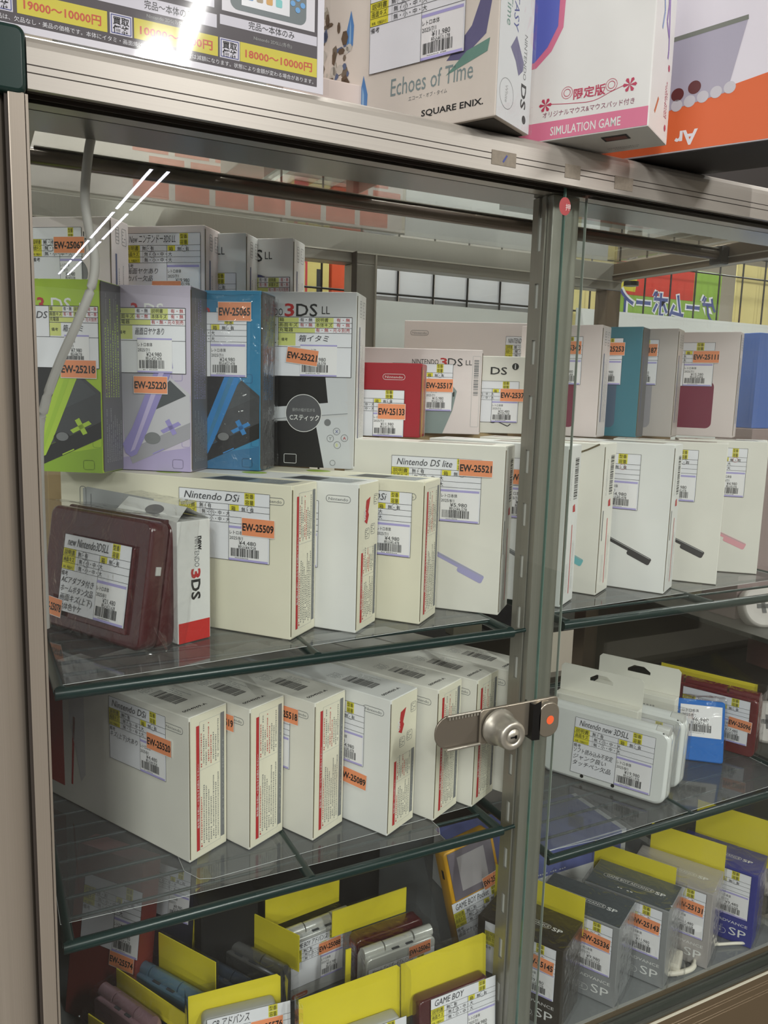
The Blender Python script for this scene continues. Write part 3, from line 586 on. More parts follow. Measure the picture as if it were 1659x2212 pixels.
# frame: back, right end
def bar(name, lo, hi, M=BRONZE, lab=None): return part(name, MB().cham(lo, hi, 0.0012, M), lab)
part('lamp_hood', MB().box((0, 0.046, 0.0), (CW-0.02, 0.098, 0.003), mat('hood_aluminium', (122, 120, 116), 0.25, 0.6)).box((0, 0.095, 0.003), (CW-0.02, 0.098, 0.030), mat('hood_aluminium', (122, 120, 116), 0.25, 0.6)), 'satin grey hood behind the top rail')
bar('back_rail', (0, CD-0.03, -0.014), (CW, CD, 0.030)); bar('end_rail', (CW-0.02, 0.05, 0.002), (CW, CD, 0.030), mat('bronze_aluminium', (112, 98, 82), 0.3, 0.5)); bar('end_rail', (0, 0.05, 0.002), (0.012, CD, 0.030))
part('rail_lip', MB().box((0, CD-0.032, 0.0), (CW, CD-0.0295, 0.002), STEEL)); part('rail_lip', MB().box((CW-0.0225, 0.05, 0.010), (CW-0.0195, CD-0.03, 0.0115), STEEL))
bar('back_post', (CW-0.03, CD-0.03, -1.0), (CW, CD, -0.014), mat('bronze_aluminium', (112, 98, 82), 0.3, 0.5)); bar('back_post', (0, CD-0.03, -1.0), (0.02, CD, -0.014)); bar('back_post', (0.452, CD-0.03, -1.0), (0.487, CD, -0.014))
part('post_edge', MB().box((0.486, CD-0.034, -0.95), (0.4885, CD-0.03, -0.0), STEEL)); part('post_edge', MB().box((0.450, CD-0.045, -0.95), (0.4515, CD-0.03, 0.0), GROOVE))
bar('front_post', (CW-0.006, 0.0, -1.0), (CW+0.04, 0.04, 0.0), ALUV)
# bottom rail and floor
mb = MB(); mb.extrude_x([(0.0, -0.9405), (0.0, -0.953), (0.0006, -0.9535), (0, -0.954), (0, -0.957), (0.0006, -0.9575), (0, -0.958), (0, -0.967), (0.0006, -0.9675), (0, -0.968), (0, -0.971), (0.0006, -0.9715), (0, -0.972), (0, -1.05), (0.05, -1.05), (0.05, -0.934), (0.028, -0.934), (0.028, -0.9405)], 0, CW, mat('brown_aluminium', (112, 96, 74), 0.35, 0.4))
br = part('bottom_rail', mb); part('painted_lit_edge', MB().box((0, -0.0008, -0.9422), (CW, 0.001, -0.9398), mat('painted_lit_edge', (220, 216, 196), 0.3, 0.2)), None, br)  # pale strip: light caught on the rail edge, painted as colour
part('door_track', MB().extrude_x([(0.003, -0.9404), (0.003, -0.936), (0.006, -0.936), (0.006, -0.939), (0.016, -0.939), (0.016, -0.934), (0.018, -0.934), (0.018, -0.939), (0.027, -0.939), (0.027, -0.9404)], 0, CW, mat('track_grey', (70, 72, 66), 0.4)), None, br)
part('floor_board', MB().box((0, 0.03, -0.95), (CW, CD, -0.9335), mat('grey_floor_board', (150, 150, 146), 0.3, var=0.05)))
part('floor_film', MB().box((0.01, 0.034, -0.9334), (0.94, 0.46, -0.9330), SHEET), 'clear film on the case floor')
part('end_panel', MB().box((-0.006, 0.03, -0.95), (-0.001, CD, -0.436), BROWN), 'dark brown left end panel')
part('end_glass', MB().box((-0.004, 0.03, -0.436), (-0.001, CD, 0.02), GLASS)); part('end_glass', MB().box((CW-0.006, 0.04, -0.95), (CW-0.002, CD-0.03, 0.002), GLASS))
part('back_glass', MB().box((0.02, CD-0.012, -0.42), (CW-0.03, CD-0.008, -0.012), GLASS)); part('back_panel', MB().box((0, CD-0.006, -0.95), (0.46, CD-0.002, -0.445), BROWN), 'dark brown lower back panel')
part('back_panel', MB().box((0.46, CD-0.006, -0.95), (CW, CD-0.002, -0.70), BROWN), 'dark brown lower back panel')
part('top_glass', MB().box((0.01, 0.044, 0.0308), (CW-0.01, CD-0.004, 0.0345), GLASS))
# middle upright with slotted standard
up = bar('middle_upright', (0.466, 0.032, -0.94), (0.4985, 0.062, -0.0005)); mb = MB(); z = -0.052
mb.box((0.4635, 0.040, -0.94), (0.4655, 0.045, -0.001), BRONZE); mb.box((0.4635, 0.051, -0.94), (0.4655, 0.060, -0.001), BRONZE)
while z > -0.94: mb.box((0.4635, 0.045, z-0.031), (0.4655, 0.051, z), BRONZE); z -= 0.055
part('slotted_standard', mb, 'slotted shelf standard on the left of the upright', up)
part('slot_brightness_strip', MB().box((0.4655, 0.044, -0.93), (0.4660, 0.052, -0.02), mat('painted_slot_light', (214, 214, 210), 0.5)), None, up)  # added pale strip, its colour stands for light seen through the slots
# sliding doors
d1 = part('sliding_door', MB().box((0.4635, 0.0100, -0.939), (CW, 0.0130, 0.0035), GLASS), 'right sliding glass door, in front'); d2 = part('sliding_door', MB().box((0.0, 0.0200, -0.938), (0.4975, 0.0230, 0.0035), GLASS), 'left sliding glass door, behind')
part('glass_edge', MB().box((0.4626, 0.0099, -0.939), (0.4635, 0.0131, 0.0035), GEDGE), 'greenish cut edge of the glass', d1)
part('glass_edge', MB().box((0.4975, 0.0199, -0.938), (0.4981, 0.0231, 0.0035), mat('pale_glass_edge', (150, 158, 150), 0.2)), None, d2)
Fd = Face((0.4555, 0.0097, -0.025), (1, 0, 0), (0, 0, 1)); mb = MB(); mb.disc(Fd, 0.0068, 0.0085, 0.0068, mat('red_sticker', (170, 50, 54), 0.4), 1, 28, ry=0.0082); mb.text(Fd, '押', 0.0075, 0.0055, 0.0065, PINKW, 2); part('door_sticker', mb, 'round red sticker over the door edge', d1)
# tube lamp under the top glass (off)
mb = MB(); mb.tube([(0.012, 0.235, 0.014), (0.92, 0.235, 0.014)], 0.0075, mat('tube_lamp_bronze', (92, 80, 70), 0.25, 0.4), 18); tb = part('lamp_tube', mb, 'slim tube lamp, switched off')
part('lamp_socket', MB().cham((0.92, 0.224, 0.0), (0.937, 0.246, 0.026), 0.003, BLACK), None, tb); part('lamp_reflector', MB().box((0.02, 0.229, 0.0215), (0.92, 0.241, 0.0225), STEEL), None, tb)
part('cable_clip', MB().tube([(0.93, 0.41, -0.012), (0.93, 0.41, -0.005)], 0.012, BLACK, 16))
# ------------------------------------------------------------------ wire rack shelves
def rack(x0, x1, z, lab, crosses, sheets):
    t = thing('wire_shelf', lab, 'shelf', (x0, 0.028, z), 0, 'dark green coated wire shelves')
    L = x1-x0; r = 0.0052
    t_ = MB().tube([(0, 0, -r), (L, 0, -r)], r, RACK, 12); t_.build('front_bar', t); MB().tube([(0, 0.43, -r), (L, 0.43, -r)], r, RACK, 10).build('back_bar', t)
    base = None
    for c in crosses: MB().tube([(c-x0, -0.001, -r+0.0015), (c-x0, 0.43, -r+0.0015)], 0.0052, RACK, 12).build('cross_bar', t)
    for k in range(1, 14):
        if base is None:
            base = MB().tube([(0.002, 0, -0.0018), (L-0.002, 0, -0.0018)], 0.0017, RACK, 7).build('wire', t); base.location = (0, 0.0015+0.0305*k, 0)
        else:
            o = base.copy(); COL.objects.link(o); o.parent = t; o.location = (0, 0.0015+0.0305*k, 0)
    if sheets:
        MB().tube([(L, 0, -r), (L+0.016, 0, -r+0.001)], 0.0022, RACK, 8).build('shelf_hook', t)
rack(0.006, 0.4415, -0.4280, 'dark green wire shelf, upper left, carrying the row of ivory boxes', (0.010, 0.2265, 0.4375), True)
rack(0.506, 0.946, -0.4280, 'dark green wire shelf, upper right, carrying the boxes with printed pens', (0.512, 0.73, 0.94), False)
rack(0.006, 0.4415, -0.6458, 'dark green wire shelf, lower left, under the boxes with red striped ends', (0.010, 0.2245, 0.4375), True)
rack(0.506, 0.946, -0.6975, 'dark green wire shelf, lower right, carrying two pearl white folding consoles', (0.512, 0.73, 0.94), False)
def sheet(name, lab, pts, z, curl=0.0):
    mb = MB(); vs = [(x, y, z+(curl if i == 0 else 0)) for i, (x, y) in enumerate(pts)]; lo = [(a, b, c-0.0003) for a, b, c in vs]; n = len(pts)
    mb.add(vs+lo, [tuple(range(n)), tuple(reversed(range(n, 2*n)))], SHEET)
    ed = MB(); [ed.tube([vs[i], vs[(i+1) % n]], 0.00022, mat('sheet_edge', (214, 216, 216), 0.3), 4, False) for i in range(n)]
    t = thing(name, lab, 'plastic sheet'); mb.build('film', t); ed.build('film_edge', t); return t
sheet('clear_sheet', 'clear plastic sheet under the burgundy console, corner lifted at the left', [(0.010, 0.030), (0.10, 0.036), (0.2, 0.046), (0.345, 0.057), (0.438, 0.060), (0.438, 0.44), (0.012, 0.44)], -0.4272)
sheet('clear_sheet', 'clear plastic sheet under the boxes with printed pens', [(0.514, 0.057), (0.7, 0.066), (0.93, 0.078), (0.935, 0.44), (0.514, 0.44)], -0.4272)
sheet('clear_sheet', 'clear plastic sheet spanning the lower left shelf', [(0.006, 0.052), (0.11, 0.047), (0.27, 0.044), (0.372, 0.040), (0.378, 0.052), (0.376, 0.44), (0.012, 0.44)], -0.6455)
sheet('clear_sheet', 'smaller clear sheet on top, rounded corner in front of the box numbered 25520', [(0.118, 0.085), (0.128, 0.066), (0.14, 0.062), (0.436, 0.075), (0.438, 0.40), (0.12, 0.40)], -0.6450)
sheet('clear_sheet', 'clear plastic sheet under the pearl white consoles', [(0.514, 0.036), (0.58, 0.030), (0.93, 0.036), (0.94, 0.44), (0.514, 0.44)], -0.6971)
# ------------------------------------------------------------------ lock
lk = thing('showcase_lock', 'nickel ratchet lock with a round key cylinder clamped on the sliding doors', 'lock', (0.333, -0.006, -0.511))
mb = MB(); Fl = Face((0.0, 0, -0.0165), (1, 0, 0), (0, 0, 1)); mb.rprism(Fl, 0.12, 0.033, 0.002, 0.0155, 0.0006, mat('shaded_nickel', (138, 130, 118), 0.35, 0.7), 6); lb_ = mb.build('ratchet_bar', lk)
MB().tube([(0.012, -0.0015, 0.0165), (0.14, -0.0015, 0.0165)], 0.0014, STEEL, 8).build('rolled_edge', lk); MB().tube([(0.012, -0.0025, -0.0165), (0.055, -0.0025, -0.0165)], 0.0016, STEEL, 8).build('rolled_edge', lk)
mb = MB(); [mb.box((0.014+0.0035*k, -0.0018, 0.0125), (0.0158+0.0035*k, 0.0, 0.0152), STEEL) for k in range(12)]; mb.build('ratchet_teeth', lk)
mb = MB(); Fl = Face((0.048, -0.004, -0.0175), (1, 0, 0), (0, 0, 1)); mb.rprism(Fl, 0.094, 0.036, 0.003, 0.004, 0.001, mat('nickel_plate', (160, 152, 138), 0.3, 0.75), 3); mb.build('body_plate', lk)
mb = MB(); cy = Face((0.066, -0.004, 0.0), (1, 0, 0), (0, 0, 1))
def lathe_y(mb, c, prof, M, n=36):
    vs = []; fs = []
    for y, r in prof:
        for k in range(n): a = 2*PI*k/n; vs.append((c[0]+math.cos(a)*r, c[1]+y, c[2]+math.sin(a)*r))
    for i in range(len(prof)-1):
        for k in range(n): q = (k+1) % n; fs.append((i*n+k, i*n+q, (i+1)*n+q, (i+1)*n+k))
    mb.add(vs, fs, M, True); mb.add(vs[-n:], (tuple(range(n)),), M)
mb = MB(); lathe_y(mb, (0.068, -0.006, -0.001), [(0, 0.0185), (-0.003, 0.0182), (-0.0035, 0.0160), (-0.018, 0.0148), (-0.0235, 0.0142), (-0.0252, 0.0130), (-0.0254, 0.0080), (-0.0248, 0.0078), (-0.0248, 0.0066), (-0.0256, 0.0064), (-0.0257, 0.0004)], STEEL); cyl = mb.build('cylinder', lk, 'round nickel key cylinder')
mb = MB(); mb.box((0.0640, -0.0321, -0.0020), (0.0705, -0.0317, -0.0004), BLACK); mb.box((0.0690, -0.0321, -0.0030), (0.0712, -0.0317, 0.0004), BLACK); mb.build('keyhole', cyl)
mb = MB(); Fl = Face((0.106, -0.010, -0.0205), (1, 0, 0), (0, 0, 1)); mb.poly(Fl, [(0, 0), (0.010, -0.001), (0.010, 0.040), (0, 0.0365)], BLACK, 0); mb.box((0.106, -0.0102, -0.020), (0.1075, 0.004, 0.017), BLACK)
mb.rprism(Face((0.1135, -0.010, -0.0205), (1, 0, 0), (0, 0, 1)), 0.026, 0.0365, 0.012, 0.012, 0.0012, mat('nickel_plate', (160, 152, 138), 0.3, 0.75), 6); hk = mb.build('door_hook', lk)
MB().disc(Face((0.1135, -0.0101, -0.0205), (1, 0, 0), (0, 0, 1)), 0.0145, 0.018, 0.0046, mat('orange_dot', (240, 104, 60), 0.4), 1).build('orange_dot', hk)
# ------------------------------------------------------------------ cord
def spline(P, n=8):
    P = [Vector(p) for p in P]; o = []
    for i in range(len(P)-1):
        a, b, c, d = P[max(i-1, 0)], P[i], P[i+1], P[min(i+2, len(P)-1)]
        for k in range(n): t = k/n; o.append(0.5*((2*b)+(c-a)*t+(2*a-5*b+4*c-d)*t*t+(3*b-a-3*c+d)*t**3))
    return o+[P[-1]]
cord = MB().tube(spline([(0.0632, 0.1, 0.031), (0.060, 0.1, 0.022), (0.054, 0.1, 0.006), (0.0495, 0.1, -0.017), (0.047, 0.1, -0.046), (0.0495, 0.1, -0.069), (0.0535, 0.1, -0.092), (0.050, 0.1, -0.115), (0.038, 0.1, -0.145), (0.023, 0.1, -0.179), (0.011, 0.1, -0.214), (0.006, 0.1, -0.25), (0.006, 0.1, -0.40)]), 0.0037, mat('grey_white_cord', (186, 182, 178), 0.45), 12).build('power_cord')
tag(cord, 'pale grey power cord curving down inside the left end of the case', 'cord')

# ------------------------------------------------------------------ plastic bags
def bag_mesh(lo, hi, amp, seed, n=9, M=BAG, taper=0.0):
    mb = MB(); lo = Vector(lo); hi = Vector(hi); c = (lo+hi)/2
    def P(x, y, z):
        p = Vector((lo.x+(hi.x-lo.x)*x, lo.y+(hi.y-lo.y)*y, lo.z+(hi.z-lo.z)*z))
        if taper and z > 0.6: p.y = c.y+(p.y-c.y)*(1-taper*(z-0.6)/0.4)
        q = noise.noise_vector(p*55+Vector((seed*3.1, seed, 0)))+noise.noise_vector(p*150+Vector((seed, 0, seed)))*0.45
        d = p+q*amp; 
        if z == 0: d.z = p.z
        return d
    for ax in range(3):
        for s_ in (0, 1):
            if ax == 2 and s_ == 0: continue
            vs = []
            for i in range(n+1):
                for j in range(n+1):
                    a, b = i/n, j/n; vs.append(P(*((s_, a, b) if ax == 0 else (a, s_, b) if ax == 1 else (a, b, s_))))
            mb.add(vs, [(i*(n+1)+j, (i+1)*(n+1)+j, (i+1)*(n+1)+j+1, i*(n+1)+j+1) for i in range(n) for j in range(n)], M, True)
    return mb
def handheld(name, lab, loc, yaw, W, H, T, M, card=None, group=None, rot=None, lbl=None, bag=True, amp=0.0015, two=None, cat='game console', seed=1, win=True, buttons=False):
    t = thing(name, lab, cat, loc, yaw, group, rot)
    F = Face((-W, 0, 0), (1, 0, 0), (0, 0, 1))
    MB().rprism(F, W, H-0.006, T*0.48, 0.008, 0.0018, M).build('lower_shell', t); MB().rprism(Face((-W, T*0.52, 0), (1, 0, 0), (0, 0, 1)), W, H-0.006, T*0.48, 0.008, 0.0018, two or M).build('lid', t)
    h = MB(); z = H-0.005; h.tube([(-W+0.001, T*0.5, z), (-W*0.72, T*0.5, z)], T*0.3, M, 12); h.tube([(-W*0.7, T*0.5, z), (-W*0.3, T*0.5, z)], T*0.28, two or M, 12); h.tube([(-W*0.28, T*0.5, z), (-0.001, T*0.5, z)], T*0.3, M, 12); h.build('hinge', t)
    if win: MB().box((-W*0.62, T*0.1, H-0.0062), (-W*0.52, T*0.3, H-0.0052), DARKG).box((-W*0.42, T*0.1, H-0.0062), (-W*0.32, T*0.3, H-0.0052), DARKG).box((-W*0.8, T*0.72, H-0.0062), (-W*0.4, T*0.8, H-0.0052), LGREY).build('port', t)
    if lbl:
        k = dict(lbl); u, v, w_, h_ = k.pop('at'); code = k.pop('code', None); sp = k.pop('sp', None)
        G = Face((-W, -0.0004, 0), (1, 0, 0), (0, 0, 1)); labels(t, G, u, v, w_, h_, **k)
        if code: sticker(t, G, sp[0], sp[1], code, 0.032, 0.0165, rot=sp[2] if len(sp) > 2 else 0)
    if card:
        a, b, z0, z1, yo = card; fc = MB(); fc.box((a, yo, z0), (b, yo+0.0012, z1), CARDY); fc.build('header_card', t, 'yellow header card')
    if bag:
        x0 = min(-W-0.003, card[0]-0.003) if card else -W-0.003; x1 = max(0.003, card[1]+0.003) if card else 0.003
        bag_mesh((-W-0.003, -0.003, 0.0), (0.003, max(T, card[4]+0.002 if card else 0)+0.002, H+0.003), amp, seed, M=BAG).build('plastic_bag', t)
        if card: bag_mesh((x0, card[4]-0.0012, H-0.01), (x1, card[4]+0.0025, card[3]+0.002), 0.0003, seed+1, M=BAGG).build('bag_sleeve', t)
    return t
for i_, (t, W, T, H) in enumerate(WRAP): bag_mesh((-W, -0.0035, 0.001), (0.004, T+0.002, H-0.004), 0.0016, 60+i_, 14, M=BAG).build('plastic_bag', t)
# burgundy console leaning in its bag
PK = dict(cat='game console')
t = thing('folding_console', 'burgundy folding console sealed in a clear bag with a 21,480 yen label', 'game console', (0.0795, 0.0806, -0.4255), 0, None, (math.radians(-9), 0, math.radians(-62)))
W, H, T = 0.152, 0.116, 0.040
MB().rprism(Face((-W, 0, 0), (1, 0, 0), (0, 0, 1)), W, H, T*0.5, 0.01, 0.003, BURG, 6).build('lid', t); MB().rprism(Face((-W, T*0.52, 0), (1, 0, 0), (0, 0, 1)), W, H, T*0.46, 0.01, 0.003, BURG, 6).build('lower_shell', t)
MB().cham((-W*0.68, -0.003, 0.012), (-0.018, 0.0005, H-0.026), 0.0012, mat('burgundy_frame', (84, 22, 28), 0.25, coat=0.5)).build('raised_frame', t)
MB().cham((-0.003, T*0.2, H-0.048), (0.0012, T*0.34, H-0.040), 0.0006, SILVER).build('slide_switch', t); MB().tube([(-W+0.006, T*0.5, H-0.003), (-0.006, T*0.5, H-0.003)], 0.005, BURG, 14).build('hinge', t)
G = Face((-W, -0.0034, 0), (1, 0, 0), (0, 0, 1)); labels(t, G, W-0.1185, 0.018, 0.099, 0.073, title='new Nintendo3DSLL', price='¥21,480', tax='税込¥23,628', note='ACアダプタ付き|ホームボタン欠品|画面キズ(上下)|本体色ヤケ', seed=81, date='2025/8/1')
sticker(t, G, W-0.141, 0.012, 'EW-25078', 0.030, 0.0175, rot=-0.04)
bag_mesh((-W-0.003, -0.006, 0.0005), (0.010, T+0.004, H+0.005), 0.0022, 5, 12).build('plastic_bag', t)
mb = MB(); vs = [(0.006, -0.004, 0.006), (0.022, -0.014, -0.004), (0.028, 0.004, 0.0), (0.012, 0.014, 0.012), (0.008, 0.0, 0.022)]; mb.add([Vector(v)+Vector((0, 0.004, 0.004)) for v in vs], ((0, 1, 2), (0, 2, 3), (1, 2, 4), (0, 4, 1), (3, 2, 4)), BAG); mb.build('bag_corner', t)
# small white box
t = thing('console_box', 'narrow white and red box with a vertical title, in clear wrap behind the burgundy console', 'box', (0.1165, 0.0930, -0.4262), -68)
W, T, H = 0.10, 0.036, 0.113; MB().cham((-W, 0, 0), (0, T, H), 0.0008, WHITE).build('carton', t)
Sd = Face((0, 0, 0), (0, 1, 0), (0, 0, 1)); mb = MB(); mb.rect(Sd, 0.0008, 0.0, T-0.0008, 0.019, mat('bright_red_print', (206, 44, 40), 0.4), 1)
mb.text(Sd, 'new', T*0.62, 0.098, 0.008, INK, 2, rot=-PI/2, bold=0.03, width=0.013); mb.text(Sd, 'NINTENDO', T*0.52, 0.0975, 0.0072, GREY, 2, rot=-PI/2, width=0.028); mb.text(Sd, '3', T*0.42, 0.068, 0.0135, REDI, 2, rot=-PI/2, bold=0.04, width=0.009); mb.text(Sd, 'DS', T*0.42, 0.058, 0.0135, INK, 2, rot=-PI/2, bold=0.03, width=0.019)
mb.build('printed_artwork', t)
mb = MB(); mb.add([(-W, 0.0, H), (-0.0, 0.0, H), (-0.004, 0.014, H+0.012), (-W, 0.014, H+0.012)], ((0, 1, 2, 3),), WHITE); mb.add([(-W, T, H), (0, T, H), (-0.004, 0.014, H+0.012), (-W, 0.014, H+0.012)], ((3, 2, 1, 0),), WHITE); mb.disc(Face((-W, 0, H), (1, 0, 0), (0, 0.76, 0.65)), W*0.55, 0.009, 0.014, mat('grey_disc_print', (128, 126, 128), 0.4), 2, ry=0.006); mb.build('top_flap', t)
bag_mesh((-W, -0.003, 0.001), (0.004, T+0.003, H+0.016), 0.0016, 9, 9, taper=0.5).build('plastic_bag', t)

# ------------------------------------------------------------------ lower right shelf
def ll_console(name, lab, loc, yaw, lean, lbl=None, seed=3):
    t = thing(name, lab, 'game console', loc, 0, 'pearl white folding consoles', (math.radians(lean), 0, math.radians(yaw)))
    W, H, T = 0.168, 0.098, 0.028
    MB().rprism(Face((-W, 0, 0), (1, 0, 0), (0, 0, 1)), W, H-0.004, T*0.42, 0.014, 0.004, PEARL, 7).build('lower_shell', t); MB().rprism(Face((-W, T*0.46, 0), (1, 0, 0), (0, 0, 1)), W, H-0.004, T*0.5, 0.014, 0.004, PEARL, 7).build('lid', t)
    h = MB(); h.tube([(-W+0.004, T*0.32, H-0.007), (-0.020, T*0.32, H-0.007)], 0.0078, PEARL, 18); h.tube([(-0.0195, T*0.32, H-0.007), (-0.0035, T*0.32, H-0.007)], 0.0080, mat('pearl_hinge_end', (214, 214, 210), 0.3, coat=0.4), 18); h.disc(Face((-0.016, T*0.32-0.0082, H-0.011), (1, 0, 0), (0, 0, 1)), 0.006, 0.004, 0.0012, BLACK, 1); h.build('hinge', t)
    F = Face((-W, -0.0002, 0), (1, 0, 0), (0, 0, 1))
    for u in (W-0.108, W-0.066): MB().disc(F, u, 0.0075, 0.0024, BLACK, 2).build('screw_hole', t)
    if lbl:
        k = dict(lbl); u, v, w_, h_ = k.pop('at'); labels(t, F, u, v, w_, h_, **k)
    bag_mesh((-W-0.002, -0.002, 0.001), (0.002, T+0.004, H+0.004), 0.0006, seed, 8, M=BAGG).build('plastic_bag', t); return t
ll_console('folding_console', 'pearl white folding console in front on the lower right shelf, label reading 19,980 yen', (0.7060, 0.0520, -0.6968), -63, -6, dict(at=(0.168-0.124, 0.010, 0.106, 0.074), title='Nintendo new 3DSLL', price='¥19,980', tax='税込¥21,978', note='ソフト読み込み不安定|ジャンク扱い|タッチペン欠品', date='2025/8/1', seed=91))
ll_console('folding_console', 'second pearl white folding console, just behind the first one', (0.7560, 0.0760, -0.6968), -63, -6, dict(at=(0.168-0.1, 0.016, 0.086, 0.068), price='¥17,980', tax='税込¥19,778', seed=92), 6)
def hang_box(name, lab, loc, yaw, lean):
    t = thing(name, lab, 'box', loc, 0, 'white boxes with a hanger hole', (math.radians(lean), 0, math.radians(yaw)))
    W, H = 0.115, 0.100; MB().cham((-W, 0.0, 0), (0, 0.018, H), 0.001, mat('off_white_card', (222, 220, 210), 0.45)).build('carton', t)
    M = mat('off_white_card', (222, 220, 210), 0.45); F = Face((-W, 0.0175, H), (1, 0, 0), (0, 0, 1)); o = [(0.0, 0.0), (W, 0.0), (W, 0.034), (W-0.004, 0.038), (0.004, 0.038), (0, 0.034)]; hl = [(W*0.36, 0.021), (W*0.64, 0.021), (W*0.64, 0.025), (W*0.56, 0.031), (W*0.44, 0.031), (W*0.36, 0.025)]
    mb = MB(); order = [(0, 0), (1, 1), (2, 2), (3, 3), (4, 4), (5, 5)]
    for k in range(6):
        a, b = o[k], o[(k+1) % 6]; c, d = hl[(k+1) % 6], hl[k]
        for off in (0, -0.0012): mb.add([F.p(*q)+F.N*off for q in (a, b, c, d)], ((0, 1, 2, 3) if off == 0 else (3, 2, 1, 0),), M)
        for e0, e1 in ((a, b), (d, c)): mb.add([F.p(*e0), F.p(*e1), F.p(*e1)-F.N*0.0012, F.p(*e0)-F.N*0.0012], ((0, 1, 2, 3),), M)
    mb.build('hanger_tab', t, 'card tab with a trapezoid hanger hole')
    G = Face((-W, 0, 0), (1, 0, 0), (0, 0, 1)); mb = MB(); mb.fine(G, W-0.055, H-0.016, 0.04, 1, 1, GREY, 1, 3, 0.003); mb.rect(G, 0, H-0.034, W-0.006, H-0.026, CARDY, 1); mb.build('printed_artwork', t); return t
hang_box('hanger_box', 'white box with a hanger hole, directly behind the front white console', (0.7120, 0.1130, -0.6965), -62, -2)
hang_box('hanger_box', 'white box with a hanger hole and a yellow strip, farther back and right', (0.7900, 0.1230, -0.6965), -62, -2)
t = thing('packaged_game', 'bright blue wrapped package with a price label, right of the white consoles', 'package', (0.875, 0.105, -0.6965), 0, None, (math.radians(-14), 0, math.radians(-40)))
MB().rprism(Face((-0.068, 0, 0), (1, 0, 0), (0, 0, 1)), 0.068, 0.085, 0.014, 0.004, 0.002, mat('wrapper_blue', (20, 110, 200), 0.2, coat=0.3)).build('case', t); mb = MB(); G = Face((-0.068, -0.0003, 0), (1, 0, 0), (0, 0, 1)); mb.rect(G, 0.008, 0.034, 0.064, 0.078, LCARD, 2); price_bits(mb, G, 0.010, 0.036, 0.052, 0.042, '2025/8/1', '¥6,980', '税込¥7,678', 5, 4); mb.build('price_label', t); bag_mesh((-0.07, -0.002, 0.001), (0.002, 0.017, 0.09), 0.002, 14, 7).build('plastic_bag', t)
t = handheld('folding_console', 'dark red folding console with a yellow card edge at the right end of the shelf', (0.930, 0.100, -0.6965), -66, 0.150, 0.092, 0.026, mat('wine_plastic', (104, 28, 32), 0.25, coat=0.5), card=(-0.15, -0.01, 0.08, 0.100, 0.028), lbl=dict(at=(0.045, 0.016, 0.095, 0.066), price='¥17,480', tax='税込¥19,228', seed=95, code='EW-25096', sp=(0.112, 0.038, -0.05)), seed=12, win=False)

# ------------------------------------------------------------------ case floor, left
Z0 = -0.9328
SM = mat('gunmetal_plastic', (112, 112, 112), 0.25, 0.5, coat=0.4); PKM = mat('dusty_pink_plastic', (150, 118, 126), 0.3, 0.2, coat=0.4); BLM = mat('steel_blue_plastic', (96, 128, 150), 0.28, 0.3, coat=0.4); NVM = mat('slate_blue_plastic', (62, 72, 88), 0.25, 0.3, coat=0.5)
def tall(z): return z
GRP = 'folding handhelds bagged under yellow cards'
handheld('bagged_handheld', 'dusty pink folding handheld in a bag, lower left of the case floor', (0.0900, 0.150, Z0), -62, 0.085, 0.082, 0.024, PKM, card=(-0.085, 0.03, 0.065, 0.090, 0.030), group=GRP, seed=21)
handheld('bagged_handheld', 'dusty pink folding handheld cut off by the bottom left corner of the picture', (0.0490, 0.112, Z0), -60, 0.075, 0.080, 0.024, PKM, card=(-0.07, 0.01, 0.065, 0.086, 0.030), group=GRP, seed=22)
handheld('bagged_handheld', 'light blue folding handheld in a bag, yellow card standing behind it', (0.1450, 0.160, Z0), -59, 0.110, 0.082, 0.024, BLM, card=(-0.085, 0.004, 0.070, 0.114, 0.028), group=GRP, seed=23)
handheld('bagged_handheld', 'slate blue folding handheld between the light blue and gunmetal ones', (0.1970, 0.162, Z0), -59, 0.070, 0.082, 0.024, NVM, group=GRP, seed=24)
handheld('bagged_handheld', 'gunmetal folding handheld in a bag under the middle yellow card', (0.2400, 0.161, Z0), -60, 0.110, 0.084, 0.025, SM, card=(-0.085, 0.006, 0.070, 0.116, 0.030), group=GRP, seed=25, lbl=dict(at=(0.035, 0.0, 0.072, 0.052), seed=96, price='¥9,980', tax='税込¥10,978', code='EW-25577', sp=(0.05, 0.015)))
t = handheld('bagged_handheld', 'silver folding handheld with a label reading GAME BOY, small red logo at its foot', (0.3600, 0.2180, Z0), 7, 0.090, 0.088, 0.026, SILVER, card=(-0.105, 0.0, 0.085, 0.126, 0.034), group=GRP, seed=26, lbl=dict(at=(0.002, 0.018, 0.074, 0.060), title='GAME BOY アドバンス', price='¥10,980', tax='税込¥12,078', seed=97, code='EW-25088', sp=(0.040, 0.050)))
mb = MB(); G = Face((-0.090, -0.0006, 0), (1, 0, 0), (0, 0, 1)); mb.rrect(G, 0.004, 0.004, 0.026, 0.010, 0.0029, mat('copper_print', (176, 92, 60), 0.4), 3); mb.text(G, 'Nintendo', 0.007, 0.0055, 0.0036, PAPER, 4, width=0.016); mb.build('logo_plate', t)
t = handheld('bagged_handheld', 'silver folding handheld numbered 25062, burgundy one stacked behind it in the same bag', (0.4440, 0.1540, Z0), 3, 0.098, 0.080, 0.024, mat('silver_white_plastic', (206, 206, 200), 0.25, 0.2, coat=0.5), card=(-0.118, -0.012, 0.078, 0.112, 0.052), group=GRP, seed=27, lbl=dict(at=(0.002, 0.004, 0.094, 0.058), title='Nintendo ゲームボーイアドバンスSP', seed=98, code='EW-25062', sp=(0.058, 0.0565, 0.03)), amp=0.002)
MB().rprism(Face((-0.098, 0.026, 0.0), (1, 0, 0), (0, 0, 1)), 0.096, 0.082, 0.020, 0.007, 0.002, BURG).build('second_shell', t, 'burgundy folding handheld')
